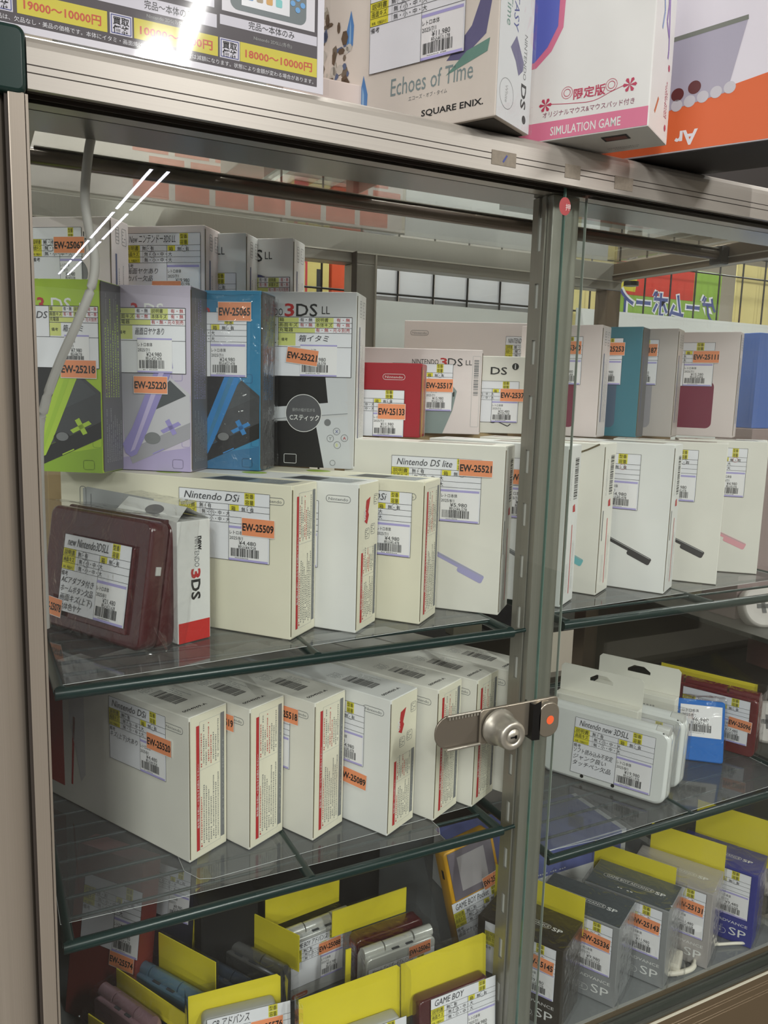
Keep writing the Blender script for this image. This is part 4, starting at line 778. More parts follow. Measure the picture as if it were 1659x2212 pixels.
MB().box((-0.126, 0.0, 0.012), (-0.119, 0.0015, 0.098), CARDY).build('side_card', t, 'narrow yellow card strip')
# yellow pocket handheld
t = thing('pocket_handheld', 'yellow handheld leaning with a grey screen, label reading GAME BOY Pocket', 'game console', (0.5080, 0.186, -0.9325), 0, None, (math.radians(-6), math.radians(-11), 0))
YM = mat('yellow_plastic', (226, 168, 34), 0.35, coat=0.3); F = Face((0, 0, 0), (1, 0, 0), (0, 0, 1))
MB().rprism(F, 0.078, 0.150, 0.026, 0.006, 0.002, YM, 5).build('body', t); MB().cham((0.005, -0.0012, 0.080), (0.073, 0.0, 0.147), 0.0008, mat('smoky_lens', (120, 112, 122), 0.12, coat=0.8)).build('screen_lens', t); mb = MB(); mb.rect(Face((0, -0.0013, 0), (1, 0, 0), (0, 0, 1)), 0.018, 0.090, 0.060, 0.138, mat('lcd_grey', (172, 166, 168), 0.25), 1); mb.build('screen', t)
MB().cham((-0.0012, 0.008, 0.11), (0.0, 0.012, 0.122), 0.0004, BLACK).build('volume_wheel', t)
labels(t, Face((0, -0.0006, 0), (1, 0, 0), (0, 0, 1)), -0.002, 0.002, 0.084, 0.077, title='GAME BOY Pocket', note='画面ヤケ(大)あり', seed=99); sticker(t, Face((0, -0.0008, 0), (1, 0, 0), (0, 0, 1)), 0.050, 0.076, 'EW-25573', 0.030, 0.018, rot=0.1); bag_mesh((-0.012, -0.004, 0.001), (0.082, 0.034, 0.158), 0.002, 31, 9, M=BAGG).build('plastic_bag', t)
# three front packages with big yellow cards
def front_pack(name, lab, x0, x1, y, ztop, zcard, rot, ttl, code, seed, bodyM, lx, ly, lw, lh, sp):
    w_ = x1-x0; t = thing(name, lab, 'game console', (x0, y, Z0), 0, 'front handhelds with wide yellow cards', (math.radians(-4), 0, rot)); h = ztop-Z0
    MB().rprism(Face((0.012, 0, 0), (1, 0, 0), (0, 0, 1)), w_-0.02, zcard-Z0-0.004, 0.016, 0.006, 0.002, bodyM).build('shell', t)
    MB().add([(0, 0.018, zcard-Z0-0.03), (w_, 0.018, zcard-Z0-0.03), (w_, 0.018, h-0.004), (w_-0.004, 0.018, h), (0.0, 0.018, h-0.003)], ((0, 1, 2, 3, 4),), CARDY).box((0, 0.0182, zcard-Z0-0.03), (w_, 0.0195, h-0.004), CARDY).build('header_card', t, 'wide yellow header card')
    F = Face((0, -0.0006, 0), (1, 0, 0), (0, 0, 1)); labels(t, F, lx, ly, lw, lh, title=ttl, seed=seed); 
    if code: sticker(t, F, sp[0], sp[1], code, 0.034, 0.017)
    bag_mesh((-0.003, -0.002, 0.0), (w_+0.003, 0.022, h+0.004), 0.0009, seed, 10, M=BAGG).build('plastic_bag', t)
front_pack('bagged_handheld', 'package with the widest yellow card, front row beside the middle upright', 0.3480, 0.4600, 0.0420, -0.8020, -0.8385, 0.02, 'GAME BOY', None, 33, BURG, 0.026, 0.022, 0.086, 0.068, None)
front_pack('bagged_handheld', 'package with a wide yellow card, middle of the three in the front row', 0.2290, 0.3450, 0.0420, -0.8030, -0.8440, -0.01, 'Dream', None, 34, mat('grey_shell', (170, 170, 166), 0.4), 0.028, 0.016, 0.086, 0.068, None)
front_pack('bagged_handheld', 'package numbered 25576 with a yellow card, leftmost of the three in the front row', 0.1260, 0.2220, 0.0950, -0.8040, -0.8190, -0.12, 'GB アドバンス', 'EW-25576', 35, mat('grey_shell', (170, 170, 166), 0.4), 0.016, 0.036, 0.086, 0.074, (0.060, 0.080))
# back of the floor level
tag(MB().cham((0.245, 0.31, Z0), (0.445, 0.42, -0.765), 0.003, mat('matt_black_card', (16, 16, 17), 0.6)).build('black_box'), 'matt black box at the back of the case floor', 'box')
t = thing('round_console', 'round-ended grey controller lying behind the yellow cards, under the lower left shelf', 'controller', (0.19, 0.24, -0.765))
MB().rprism(Face((0, 0, 0), (1, 0, 0), (0, 0.94, 0.34)), 0.085, 0.05, 0.018, 0.024, 0.003, mat('warm_grey_shell', (150, 146, 140), 0.4), 8).build('shell', t); tag(MB().cham((0.17, 0.23, Z0), (0.24, 0.30, -0.79), 0.003, mat('matt_black_card', (16, 16, 17), 0.6)).build('black_box'), 'small black box under the round grey controller', 'box')
t = thing('boxed_console', 'red boxed console with a price label leaning at the left wall under the lower shelf', 'box', (0.088, 0.230, Z0), 0, None, (math.radians(-8), 0, math.radians(-52)))
MB().cham((-0.10, 0, 0), (0, 0.03, 0.205), 0.002, mat('brick_red_card', (122, 46, 40), 0.5)).build('carton', t); labels(t, Face((-0.10, 0, 0), (1, 0, 0), (0, 0, 1)), 0.016, 0.095, 0.086, 0.078, price='¥12,980', tax='税込¥14,278', seed=36); sticker(t, Face((-0.1, 0, 0), (1, 0, 0), (0, 0, 1)), 0.062, 0.078, 'EW-25574')
t = thing('boxed_console', 'dark boxed console with a lilac edged label beside the red boxed one', 'box', (0.160, 0.255, Z0), 0, None, (math.radians(-6), 0, math.radians(-52)))
MB().cham((-0.07, 0, 0), (0, 0.03, 0.19), 0.002, mat('ink_blue_card', (44, 46, 60), 0.5)).build('carton', t); labels(t, Face((-0.07, 0, 0), (1, 0, 0), (0, 0, 1)), -0.006, 0.10, 0.07, 0.064, price='¥8,980', tax='税込¥9,878', seed=37); MB().box((0.001, 0.0, 0.06), (0.002, 0.03, 0.185), CARDY).build('header_card', t)

# ------------------------------------------------------------------ case floor, right: boxes in bags
def sp_box(lab, loc, yaw, M, topM, label, code, card, seed, ink=WHITE, stick=(0.062, 0.066)):
    W, T, H = 0.110, 0.064, 0.1068
    t = thing('handheld_box', lab, 'box', (loc[0], loc[1], Z0), yaw, 'small handheld boxes in clear bags')
    MB().cham((-W, 0, 0), (0, T, H), 0.0008, M).build('carton', t); F, Sd, Tp = faces(W, T, H); mb = MB()
    mb.rect(Tp, 0.001, 0.001, W-0.001, T-0.001, topM, 1); mb.rrect(Tp, 0.016, T*0.42, W-0.028, T*0.42+0.0075, 0.0037, ink, 2, wd=0.0005); mb.text(Tp, 'GAME BOY ADVANCE', 0.020, T*0.42+0.0018, 0.0062, ink, 2, width=0.060); mb.text(Tp, 'SP', W-0.026, T*0.42, 0.009, ink, 2, width=0.013, bold=0.02); mb.fine(Tp, 0.04, T*0.18, 0.03, 1, 1, ink, 2, 3, 0.003)
    mb.text(F, 'SP', W-0.030, 0.010, 0.016, ink, 2, width=0.022); mb.text(F, 'ADVANCE', W-0.045, 0.0265, 0.0055, ink, 2, width=0.038); mb.rrect(F, 0.006, 0.008, W-0.034, 0.016, 0.004, ink, 2, wd=0.0005); mb.text(F, 'GAME BOY ADVANCE', 0.01, 0.010, 0.006, ink, 2, width=0.06); mb.build('printed_artwork', t)
    labels(t, F, W-0.1, 0.038, 0.092, 0.066, **label)
    if code: sticker(t, F, W-0.046, 0.072, code, 0.036, 0.018, rot=-0.05)
    if card: MB().box((card[0], T+0.002, H-0.02), (card[1], T+0.0032, H+card[2]), CARDY).build('header_card', t, 'yellow header card')
    bag_mesh((-W-0.002, -0.002, 0.0), (0.004, T+0.005, H+0.0025), 0.0016, seed, 10).build('plastic_bag', t)
    if card: bag_mesh((card[0]-0.003, T+0.001, H-0.01), (card[1]+0.003, T+0.0045, H+card[2]+0.002), 0.0003, seed, M=BAGG).build('bag_sleeve', t)
    return t
SG = mat('silver_grey_card', (168, 170, 172), 0.28, 0.4); SG2 = mat('slate_grey_card', (92, 98, 102), 0.35, 0.2); PG = mat('pale_silver_card', (190, 184, 182), 0.3, 0.3)
sp_box('dark bronze box numbered 25145 beside the foot of the middle upright', (0.5400, 0.0300), -61, mat('dark_bronze_card', (62, 56, 48), 0.3, 0.3), mat('dark_bronze_card', (62, 56, 48), 0.3, 0.3), dict(price='¥9,980', tax='税込¥10,978', seed=101, red=REDI), 'EW-25145', (-0.12, 0.0, 0.030), 41)
sp_box('silver box numbered 25336 with a slate grey top, second right of the middle upright', (0.6280, 0.0320), -61, SG, SG2, dict(price='¥9,980', tax='税込¥10,978', seed=102, red=REDI), 'EW-25336', None, 42)
sp_box('silver box numbered 25143 under a low yellow card, middle of the bagged row', (0.7080, 0.0300), -61, SG, SG2, dict(price='¥11,980', tax='税込¥13,178', seed=103, red=REDI), 'EW-25143', (-0.12, -0.01, 0.022), 43)
sp_box('pale silver box numbered 25131, fourth of the bagged row', (0.7880, 0.0320), -61, PG, PG, dict(price='¥11,480', tax='税込¥12,628', seed=104, red=REDI), 'EW-25131', (-0.1, 0.0, 0.036), 44)
sp_box('deep blue box at the right end of the bagged row', (0.8760, 0.0340), -63, mat('deep_blue_card', (48, 54, 140), 0.3), mat('deep_blue_card', (48, 54, 140), 0.3), dict(price='¥9,480', tax='税込¥10,428', seed=105), None, (-0.1, 0.01, 0.05), 45)
t = thing('flat_box', 'lavender blue topped flat box with white sides, behind the bagged boxes', 'box', (0.56, 0.235, Z0))
MB().cham((0, 0, 0), (0.275, 0.12, 0.082), 0.001, WHITE).build('carton', t); MB().box((0.001, 0.001, 0.0821), (0.264, 0.119, 0.083), mat('lavender_blue_card', (110, 118, 176), 0.35)).build('lid_print', t)
mb = MB(); F = Face((0, 0, 0), (1, 0, 0), (0, 0, 1)); mb.rect(F, 0.0, 0.042, 0.265, 0.081, mat('lavender_blue_card', (110, 118, 176), 0.35), 1); mb.fine(F, 0.06, 0.046, 0.12, 1, 1, WHITE, 2, 5, 0.003); mb.build('printed_artwork', t); sticker(t, F, 0.10, 0.014, 'EW-25572', 0.036, 0.018)
c = MB().tube(spline([(0.700, 0.060, Z0+0.004), (0.735, 0.040, Z0+0.006), (0.765, 0.036, Z0+0.006), (0.785, 0.048, Z0+0.006), (0.815, 0.060, Z0+0.005), (0.850, 0.052, Z0+0.004), (0.880, 0.040, Z0+0.004)]), [0.0035]*20+[0.0022]*29, mat('ivory_cable', (216, 210, 196), 0.4), 8).build('charger_cable'); tag(c, 'ivory charger cable lying on the case floor at the lower right', 'cable')

t = thing('charger_plug', 'ivory charger plug in clear film near the bottom track, lower right', 'charger', (0.742, 0.036, Z0), 35); MB().cham((0, 0, 0), (0.036, 0.022, 0.016), 0.003, mat('ivory_cable', (216, 210, 196), 0.4)).build('body', t); MB().box((0.036, 0.006, 0.006), (0.044, 0.0075, 0.010), STEEL).box((0.036, 0.014, 0.006), (0.044, 0.0155, 0.010), STEEL).build('prongs', t); bag_mesh((-0.008, -0.006, 0.001), (0.048, 0.03, 0.022), 0.002, 71, 7).build('plastic_bag', t)
# ------------------------------------------------------------------ on top of the case
# laminated price sheet
ps = thing('price_poster', 'laminated price list with yellow price bars standing on the left of the case top', 'poster', (0.0, 0.004, 0.0355))
F = Face((-0.10, 0, 0), (1, 0, 0), (0, 0, 1)); MB().box((-0.10, 0.0002, 0), (0.2135, 0.0009, 0.21), mat('poster_paper', (220, 218, 228), 0.35)).build('sheet', ps)
mb = MB(); X = lambda x: x+0.10
Zz = lambda z: z-0.0355
DK = mat('charcoal_band', (78, 72, 78), 0.5); YB = mat('yellow_band', (214, 202, 64), 0.5); RB = mat('salmon_red_print', (204, 84, 60), 0.5); PP = mat('poster_cell', (212, 210, 222), 0.45)
mb.rect(F, 0, Zz(0.0402), X(0.2080), Zz(0.2), DK, 1); mb.rect(F, 0, Zz(0.066), X(0.1300)-0.001, Zz(0.075), PP, 2); mb.rect(F, X(0.1313), Zz(0.0693), X(0.2075), Zz(0.076), PP, 2); mb.rect(F, 0.0, Zz(0.0793), X(0.1272), Zz(0.12), PP, 2)
mb.rect(F, X(0.1328), Zz(0.0790), X(0.2055), Zz(0.13), mat('poster_white', (222, 220, 228), 0.4), 2)
for a, b, s_ in ((-0.0045, 0.0523, '19000～10000円'), (0.0702, 0.1298, '10000～8000円'), (0.1465, 0.2078, '18000～10000円')):
    mb.rect(F, X(a), Zz(0.0468), X(b), Zz(0.0602), YB, 2); mb.text(F, s_, X(a+0.004), Zz(0.0505), 0.0072, RB, 3, width=b-a-0.008, bold=0.02)
for a in (-0.022, 0.0540, 0.1312):
    mb.rect(F, X(a), Zz(0.0466), X(a+0.0150), Zz(0.0602), PP, 2); mb.frame(F, X(a+0.001), Zz(0.0476), X(a+0.0140), Zz(0.0592), 0.0005, BLUEI, 3); mb.text(F, '買取', X(a+0.002), Zz(0.0537), 0.0055, INK, 3, width=0.011, bold=0.02); mb.text(F, '価格', X(a+0.002), Zz(0.0482), 0.0055, INK, 3, width=0.011, bold=0.02)
mb.text(F, '完品～本体のみ', X(0.0775), Zz(0.0682), 0.0062, INK, 3, width=0.034); mb.text(F, '完品～本体のみ', X(0.1530), Zz(0.0708), 0.0058, INK, 3, width=0.036); mb.text(F, '完品～本体のみ', X(0.008), Zz(0.0682), 0.0062, INK, 3, width=0.034)
mb.text(F, 'Nintendo 2DS(各色)', X(0.0790), Zz(0.0622), 0.0032, LGREY, 3, width=0.026); mb.text(F, 'Nintendo 2DSLL(各色)', X(0.1570), Zz(0.0638), 0.0032, LGREY, 3, width=0.03)
mb.text(F, '良品は、欠品なし・美品の価格です。本体にイタミ・画面焼け・キズなどがある場合は減額になります。状態により金額が変わる場合があります。', X(-0.02), Zz(0.0417), 0.0036, PAPER, 3, width=0.225)
G = mat('slate_device_print', (96, 108, 112), 0.4); mb.rrect(F, X(0.1390), Zz(0.0815), X(0.1985), Zz(0.125), 0.006, G, 3); mb.rect(F, X(0.1475), Zz(0.0855), X(0.1850), Zz(0.115), mat('screen_pale_print', (214, 216, 222), 0.3), 4)
for k, c_ in enumerate(((80, 140, 200), (170, 150, 120), (214, 160, 70), (120, 200, 200))): mb.rrect(F, X(0.1515+0.0075*k), Zz(0.090), X(0.1565+0.0075*k), Zz(0.0955), 0.001, mat('icon_print_%d' % k, c_, 0.4), 5)
for a, b in ((0.0, 0.004), (0.004, 0.0), (0.008, 0.004), (0.004, 0.008)): mb.disc(F, X(0.1875+a), Zz(0.0915+b), 0.002, mat('sky_print', (90, 160, 220), 0.4), 5)
mb.build('printed_artwork', ps)
mb = MB(); n = 24; vs = []; LX = 0.3175
for i in range(n+1):
    for j in range(9):
        u = LX*i/n; v = 0.212*j/8; vs.append(F.p(u, v-0.001)+F.N*(0.0022+0.0008*noise.noise(Vector((u*34, v*38, 3)))))
mb.add(vs, [(i*9+j, (i+1)*9+j, (i+1)*9+j+1, i*9+j+1) for i in range(n) for j in range(8)], clear('laminate', (252, 252, 252), 0.05, 1.5), True); mb.build('laminate_film', ps, 'glossy laminate film')
# boxed game set with a price label
W, T, H = 0.20, 0.062, 0.22
BX = mat('blush_white_card', (228, 218, 208), 0.35); SX = mat('cool_white_spine', (222, 226, 228), 0.35)
t = thing('game_box', 'blush white game box with blue crystals and a price label, case top', 'box', (0.3555, -0.0259, 0.0362), -63)
b = MB(); b.cham((-W, 0, 0), (0, T, H), 0.0012, BX); b.build('carton', t); F, Sd, Tp = faces(W, T, H)
mb = MB(); CR = mat('crystal_blue_print', (90, 140, 200), 0.3); CR2 = mat('crystal_light_print', (150, 190, 226), 0.3)
for a, b_, s_ in ((0.058, 0.012, 1.0), (0.042, 0.080, 0.8)):
    mb.poly(F, [(a, b_), (a+0.007*s_, b_+0.006), (a+0.008*s_, b_+0.028*s_), (a+0.003, b_+0.045*s_), (a-0.003, b_+0.02*s_)], CR, 2); mb.poly(F, [(a+0.001, b_+0.004), (a+0.004*s_, b_+0.008), (a+0.004*s_, b_+0.028*s_), (a+0.002, b_+0.036*s_)], CR2, 3)
r_ = random.Random(4)
for k in range(90): q_ = r_.random()**1.5; mb.disc(F, 0.004+q_*0.040, r_.uniform(0.0, 0.14)*(1-0.35*q_), r_.uniform(0.0015, 0.0050), mat('ornament_%d' % (k % 5), ((126, 112, 96), (176, 166, 150), (96, 108, 140), (206, 200, 190), (104, 84, 66))[k % 5], 0.5), 1+k % 5, 5+k % 3, ry=r_.uniform(0.002, 0.007))
SGN = mat('sea_green_print', (110, 150, 138), 0.4); VIO = mat('dusk_violet_print', (104, 100, 140), 0.4)
mb.text(F, 'Echoes of Time', 0.092, 0.0335, 0.021, mat('title_grey_print', (134, 150, 152), 0.4), 2, width=0.085, shear=0.05)
mb.text(F, 'エコーズ・オブ・タイム', 0.112, 0.0265, 0.0042, GREY, 2, width=0.04); mb.text(F, 'SQUARE ENIX.', 0.126, 0.0110, 0.0072, INK, 2, width=0.062, bold=0.02)
mb.rrect(F, 0.098, 0.006, 0.119, 0.013, 0.002, GREY, 2, wd=0.0005)
mb.poly(F, [(W-0.035, 0.05), (W-0.012, 0.066), (W-0.006, 0.1), (W-0.02, 0.13), (W-0.016, 0.1), (W-0.026, 0.075), (W-0.05, 0.052)], VIO, 1); mb.poly(F, [(W-0.05, 0.04), (W-0.01, 0.052), (W-0.008, 0.062), (W-0.03, 0.056)], SGN, 2)
mb.text(Sd, 'FINAL FANTASY', T*0.40, 0.165, 0.0125, BLUEI, 2, rot=-PI/2, width=0.09, shear=0.1); mb.text(Sd, 'Echoes of Time', T*0.2, 0.15, 0.013, SGN, 2, rot=-PI/2, width=0.075)
mb.poly(Sd, [(T*0.34, 0.06), (T*0.5, 0.072), (T*0.74, 0.055), (T*0.72, 0.048), (T*0.6, 0.042), (T*0.5, 0.052)], VIO, 2); mb.ring(Sd, T*0.28, 0.022, T*0.2, 0.0004, GREY, 2, ry=0.012); mb.text(Sd, 'White', T*0.24, 0.029, 0.0065, LGREY, 2, rot=-PI/2, width=0.014)
mb.text(Sd, 'NINTENDO', T*0.74, 0.078, 0.0075, GREY, 2, rot=-PI/2, width=0.036); mb.text(Sd, 'DS', T*0.70, 0.038, 0.013, INK, 2, rot=-PI/2, width=0.02, bold=0.02); mb.disc(Sd, T*0.82, 0.010, 0.0035, INK, 2); mb.rect(Sd, 0.0005, 0.0005, T-0.0005, H, SX, 1)
mb.build('printed_artwork', t)
MB().box((-W+0.004, 0.004, -0.0008), (-0.004, T-0.004, 0.0), mat('card_underside_shade', (70, 66, 60), 0.7)).build('bottom_flap', t, 'folded bottom flap with its shade painted dark')  # shade under the box is put into the flap colour
Fl = Face((-W, -0.0008, 0), (1, 0, 0), (0, 0, 1)); labels(t, Fl, 0.068, 0.056, 0.1, 0.073, price='¥11,980', tax='税込¥13,178', seed=111, date='2025/7/1', red=REDI); sticker(t, Fl, 0.138, 0.108, 'EW-25080')
bag_mesh((-W-0.002, -0.002, 0.0), (0.002, T+0.002, H+0.002), 0.0007, 51, 12, M=BAGG).build('plastic_bag', t)
# white and pink box
W, T, H = 0.145, 0.062, 0.24
t = thing('game_box', 'white game box with a pink band reading SIMULATION GAME, overhanging the case top', 'box', (0.4799, -0.0724, 0.0362), -60)
MB().cham((-W, 0, 0), (0, T, H), 0.0012, WHITE).build('carton', t); F, Sd, Tp = faces(W, T, H); mb = MB()
PB = mat('pink_band_print', (220, 120, 152), 0.4); CRM = mat('crimson_print', (190, 60, 92), 0.4)
mb.rect(F, 0.001, 0.001, W-0.001, 0.0165, PB, 1); mb.text(F, 'SIMULATION GAME', W-0.088, 0.0042, 0.0105, WHITE, 2, width=0.064, bold=0.01)
mb.text(F, '限定版', W-0.068, 0.0325, 0.0095, CRM, 2, width=0.029, bold=0.02); mb.text(F, 'オリジナルマウス&マウスパッド付き', W-0.096, 0.0205, 0.0055, mat('plum_print', (140, 70, 96), 0.4), 2, width=0.083)
for cx, cy in ((W-0.094, 0.031), (W-0.018, 0.036)):
    for k in range(6): a = k*PI/3; mb.poly(F, [(cx, cy), (cx+0.0052*math.cos(a-0.3), cy+0.0052*math.sin(a-0.3)), (cx+0.0062*math.cos(a), cy+0.0062*math.sin(a)), (cx+0.0052*math.cos(a+0.3), cy+0.0052*math.sin(a+0.3))], CRM, 2)
mb.line(F, spline([(W-0.088, 0.031, 0), (W-0.07, 0.029, 0), (W-0.05, 0.028, 0), (W-0.034, 0.033, 0), (W-0.024, 0.036, 0)], 6) and [(p.x, p.y) for p in spline([(W-0.088, 0.031, 0), (W-0.07, 0.029, 0), (W-0.05, 0.028, 0), (W-0.034, 0.033, 0), (W-0.024, 0.036, 0)], 6)], 0.0005, CRM, 2)
for cx in (W-0.074, W-0.034): mb.ring(F, cx, 0.0385, 0.003, 0.0005, CRM, 2); mb.ring(F, cx, 0.0385, 0.005, 0.0004, CRM, 2, n=14)
mb.poly(F, [(0.0, 0.06), (0.040, 0.064), (0.054, 0.076), (0.064, 0.094), (0.066, 0.15), (0.0, 0.15)], PB, 1); mb.poly(F, [(0.0, 0.066), (0.038, 0.069), (0.050, 0.080), (0.059, 0.096), (0.060, 0.15), (0.0, 0.15)], mat('periwinkle_print', (96, 108, 196), 0.4), 2)
mb.line(Sd, [(T*0.45, 0.13), (T*0.6, 0.11), (T*0.55, 0.095), (T*0.7, 0.085)], 0.0035, mat('violet_swash', (150, 120, 190), 0.4), 2); mb.line(Sd, [(T*0.3, 0.12), (T*0.42, 0.1), (T*0.35, 0.085)], 0.003, mat('sky_swash', (140, 160, 210), 0.4), 2); mb.line(Sd, [(T*0.62, 0.12), (T*0.74, 0.075), (T*0.72, 0.068)], 0.003, mat('violet_swash', (150, 120, 190), 0.4), 2)
for z in (0.012, 0.062): mb.disc(Sd, T*0.82, z, 0.003, CRM, 2, 6)
mb.fine(Sd, T*0.72, 0.02, 0.036, 3, 0.003, CRM, 2, 4, 0.002, vert=True); mb.line(Sd, [(T*0.25, 0.016), (T*0.4, 0.03)], 0.003, mat('orange_mark', (206, 110, 60), 0.4), 2)
mb.build('printed_artwork', t)
Bt = Face((-W, T, 0), (1, 0, 0), (0, -1, 0)); mb = MB(); mb.rect(Bt, W-0.045, T-0.026, W-0.022, T-0.012, INK, 2); mb.rect(Bt, W-0.043, T-0.024, W-0.024, T-0.015, mat('dark_red_seal', (110, 40, 30), 0.4), 3); mb.fine(Bt, W-0.05, 0.010, 0.04, 2, 0.004, GREY, 2, 3); mb.build('bottom_print', t)
# orange box
W, T, H = 0.26, 0.09, 0.24
t = thing('game_box', 'orange and white box picturing a grey case with dark studs, top right', 'box', (0.622, -0.150, 0.0368), -62)
MB().cham((-W, 0, 0), (0, T, H), 0.0012, mat('lilac_white_card', (226, 222, 232), 0.35)).build('carton', t); F, Sd, Tp = faces(W, T, H); mb = MB(); OR = mat('orange_print', (226, 106, 56), 0.45)
mb.poly(F, [(0.001, 0.001), (W-0.001, 0.001), (W-0.001, 0.068), (0.001, 0.02)], OR, 1)
mb.poly(F, [(0.05, 0.028), (0.165, 0.046), (0.178, 0.106), (0.06, 0.095)], mat('mauve_panel_print', (172, 168, 186), 0.35), 2); mb.line(F, [(0.06, 0.095), (0.178, 0.106)], 0.004, mat('grey_edge_print', (120, 124, 116), 0.35), 3)
for cx, cy in ((0.108, 0.052), (0.121, 0.051), (0.136, 0.055), (0.104, 0.068)): mb.disc(F, cx, cy, 0.0058, mat('dark_stud_print', (96, 40, 42), 0.4), 3)
for k in range(7): mb.disc(F, 0.098+0.0115*k, 0.0375+0.002*k, 0.0052, mat('pale_stud_print', (200, 198, 206), 0.35), 3)
mb.text(F, 'Ar', 0.142, 0.018, 0.018, PAPER, 2, rot=PI, bold=0.03); mb.build('printed_artwork', t)
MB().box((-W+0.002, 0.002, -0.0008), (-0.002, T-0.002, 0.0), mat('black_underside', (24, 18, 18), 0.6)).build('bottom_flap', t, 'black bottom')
# more cartons resting on the glass top, seen from below
t = thing('brick_reflection_carton', 'made-up mottled white carton with brick print, in place of the top glass reflection', 'box', (0.03, 0.462, 0.0352))  # added carton standing in for a reflection in the top glass
MB().cham((0, 0, 0), (0.50, 0.026, 0.12), 0.001, mat('mottled_white_card', (214, 206, 200), 0.5, var=0.12, scale=18, stretch=(1, 1, 4))).build('carton', t)
mb = MB(); Bt = Face((0, 0, 0), (1, 0, 0), (0, 0, 1)); BRK = mat('faded_brick_print', (214, 140, 124), 0.5, var=0.15, scale=60)
for k in range(7):
    for j in range(4): mb.rect(Bt, 0.12+0.052*k+(j % 2)*0.02, 0.004+0.027*j, 0.164+0.052*k+(j % 2)*0.02, 0.027+0.027*j, BRK, 1)
mb.build('brick_print', t)
o = MB().box((0.54, 0.470, 0.0352), (0.93, 0.472, 0.10), mat('pale_board', (214, 216, 214), 0.3, var=0.06, scale=6)).build('white_board'); tag(o, 'low pale board standing on the rear edge of the case top', 'board')
t = thing('flat_carton', 'pale carton with red and cream panels lying on the glass top nearer the door', 'box', (0.03, 0.10, 0.0352))
MB().cham((0, 0, 0), (0.17, 0.13, 0.05), 0.001, mat('grey_card', (150, 152, 146), 0.5)).build('carton', t); mb = MB(); Bt = Face((0, 0.13, 0), (1, 0, 0), (0, -1, 0)); mb.text(Bt, 'METALLIC BLUE', 0.06, 0.06, 0.008, DARKG, 1, width=0.07); mb.build('printed_title', t)
t = thing('flat_carton', 'red and cream striped carton lying on the glass top in the middle', 'box', (0.215, 0.10, 0.0352))
MB().cham((0, 0, 0), (0.16, 0.20, 0.05), 0.001, mat('pale_rose_card', (222, 206, 198), 0.5)).build('carton', t); mb = MB(); Bt = Face((0, 0.20, 0), (1, 0, 0), (0, -1, 0)); RP = mat('salmon_panel', (208, 104, 84), 0.5)
for a, b_ in ((0.0, 0.04), (0.055, 0.095), (0.12, 0.158)): mb.rect(Bt, a, 0.004, b_, 0.196, RP, 1)
mb.build('printed_stripes', t)
t = thing('flat_carton', 'dark brown carton with white underside lying on the glass top, right', 'box', (0.66, 0.10, 0.0352)); MB().cham((-0.10, -0.05, 0.001), (0.25, 0.16, 0.05), 0.001, mat('dark_brown_card', (38, 30, 28), 0.5)).build('carton', t); MB().box((0.0, 0.004, 0), (0.249, 0.159, 0.001), mat('cool_white_card', (216, 218, 212), 0.5)).build('bottom_print', t); mb = MB(); Bt = Face((0, 0.16, 0), (1, 0, 0), (0, -1, 0)); mb.rect(Bt, 0.0, 0.02, 0.13, 0.155, RP, 1); mb.build('red_patch', t)

# ------------------------------------------------------------------ behind and beside the case
gp = thing('wire_grid_panel', 'black wire grid panel hung with white sheets, behind the case', 'grid panel', (0.40, 0.585, -0.5))
mb = MB()
v0 = None
for k in range(22):
    if v0 is None: v0 = MB().tube([(0, 0, 0), (0, 0, 0.62)], 0.0018, BLACK, 6).build('wire', gp); v0.location = (0.0675*k-0.0115, 0, 0)
    else: o = v0.copy(); COL.objects.link(o); o.parent = gp; o.location = (0.0675*k-0.0115, 0, 0)
h0 = None
for z in (0.04, 0.4635, 0.56, 0.60):
    if h0 is None: h0 = MB().tube([(-0.006, 0, 0), (1.42, 0, 0)], 0.0018, BLACK, 6).build('wire', gp); h0.location = (0, 0, z)
    else: o = h0.copy(); COL.objects.link(o); o.parent = gp; o.location = (0, 0, z)
ws = mat('white_sheet_paper', (226, 226, 232), 0.4, var=0.05, scale=12)
for k in range(6):
    o = MB().box((0, 0, 0), (0.064 if k < 5 else 0.025, 0.001, 0.092), ws).build('paper_sheet'); o.location = (0.528+0.0675*k, 0.588, -0.052-0.0003*k); tag(o, ('first from the left', 'second from the left', 'third from the left', 'fourth from the left', 'fifth from the left', 'narrow last one at the right')[k]+', white sheet in the row hung on the grid panel', 'paper', 'white sheets hung on the grid panel')
o = MB().box((0.5285, 0.577, -0.42), (0.93, 0.5785, -0.048), mat('pale_board', (214, 216, 214), 0.3, var=0.06, scale=6)).build('white_board'); tag(o, 'large pale board under the row of white sheets behind the case', 'board')
o = MB().box((0.96, 0.577, -0.42), (2.1, 0.579, -0.032), mat('pale_board', (214, 216, 214), 0.3, var=0.06, scale=6)).build('white_board'); tag(o, 'large pale board beyond the right end of the case', 'board')
t = thing('hanging_sign', 'green and red shop sign with blue outlined lettering seen from behind, beyond the right end', 'sign', (1.08, 0.62, -0.06)); MB().box((0, 0, 0), (0.30, 0.002, 0.13), mat('sign_green', (140, 178, 70), 0.4)).build('panel', t)
F = Face((0, -0.0002, 0), (1, 0, 0), (0, 0, 1)); mb = MB(); mb.rect(F, 0.0, 0.068, 0.22, 0.13, mat('sign_red', (206, 60, 50), 0.4), 1); mb.poly(F, [(0.01, 0.076), (0.06, 0.074), (0.066, 0.12), (0.01, 0.12)], YB, 2); mb.rect(F, 0, 0, 0.005, 0.13, WHITE, 2)
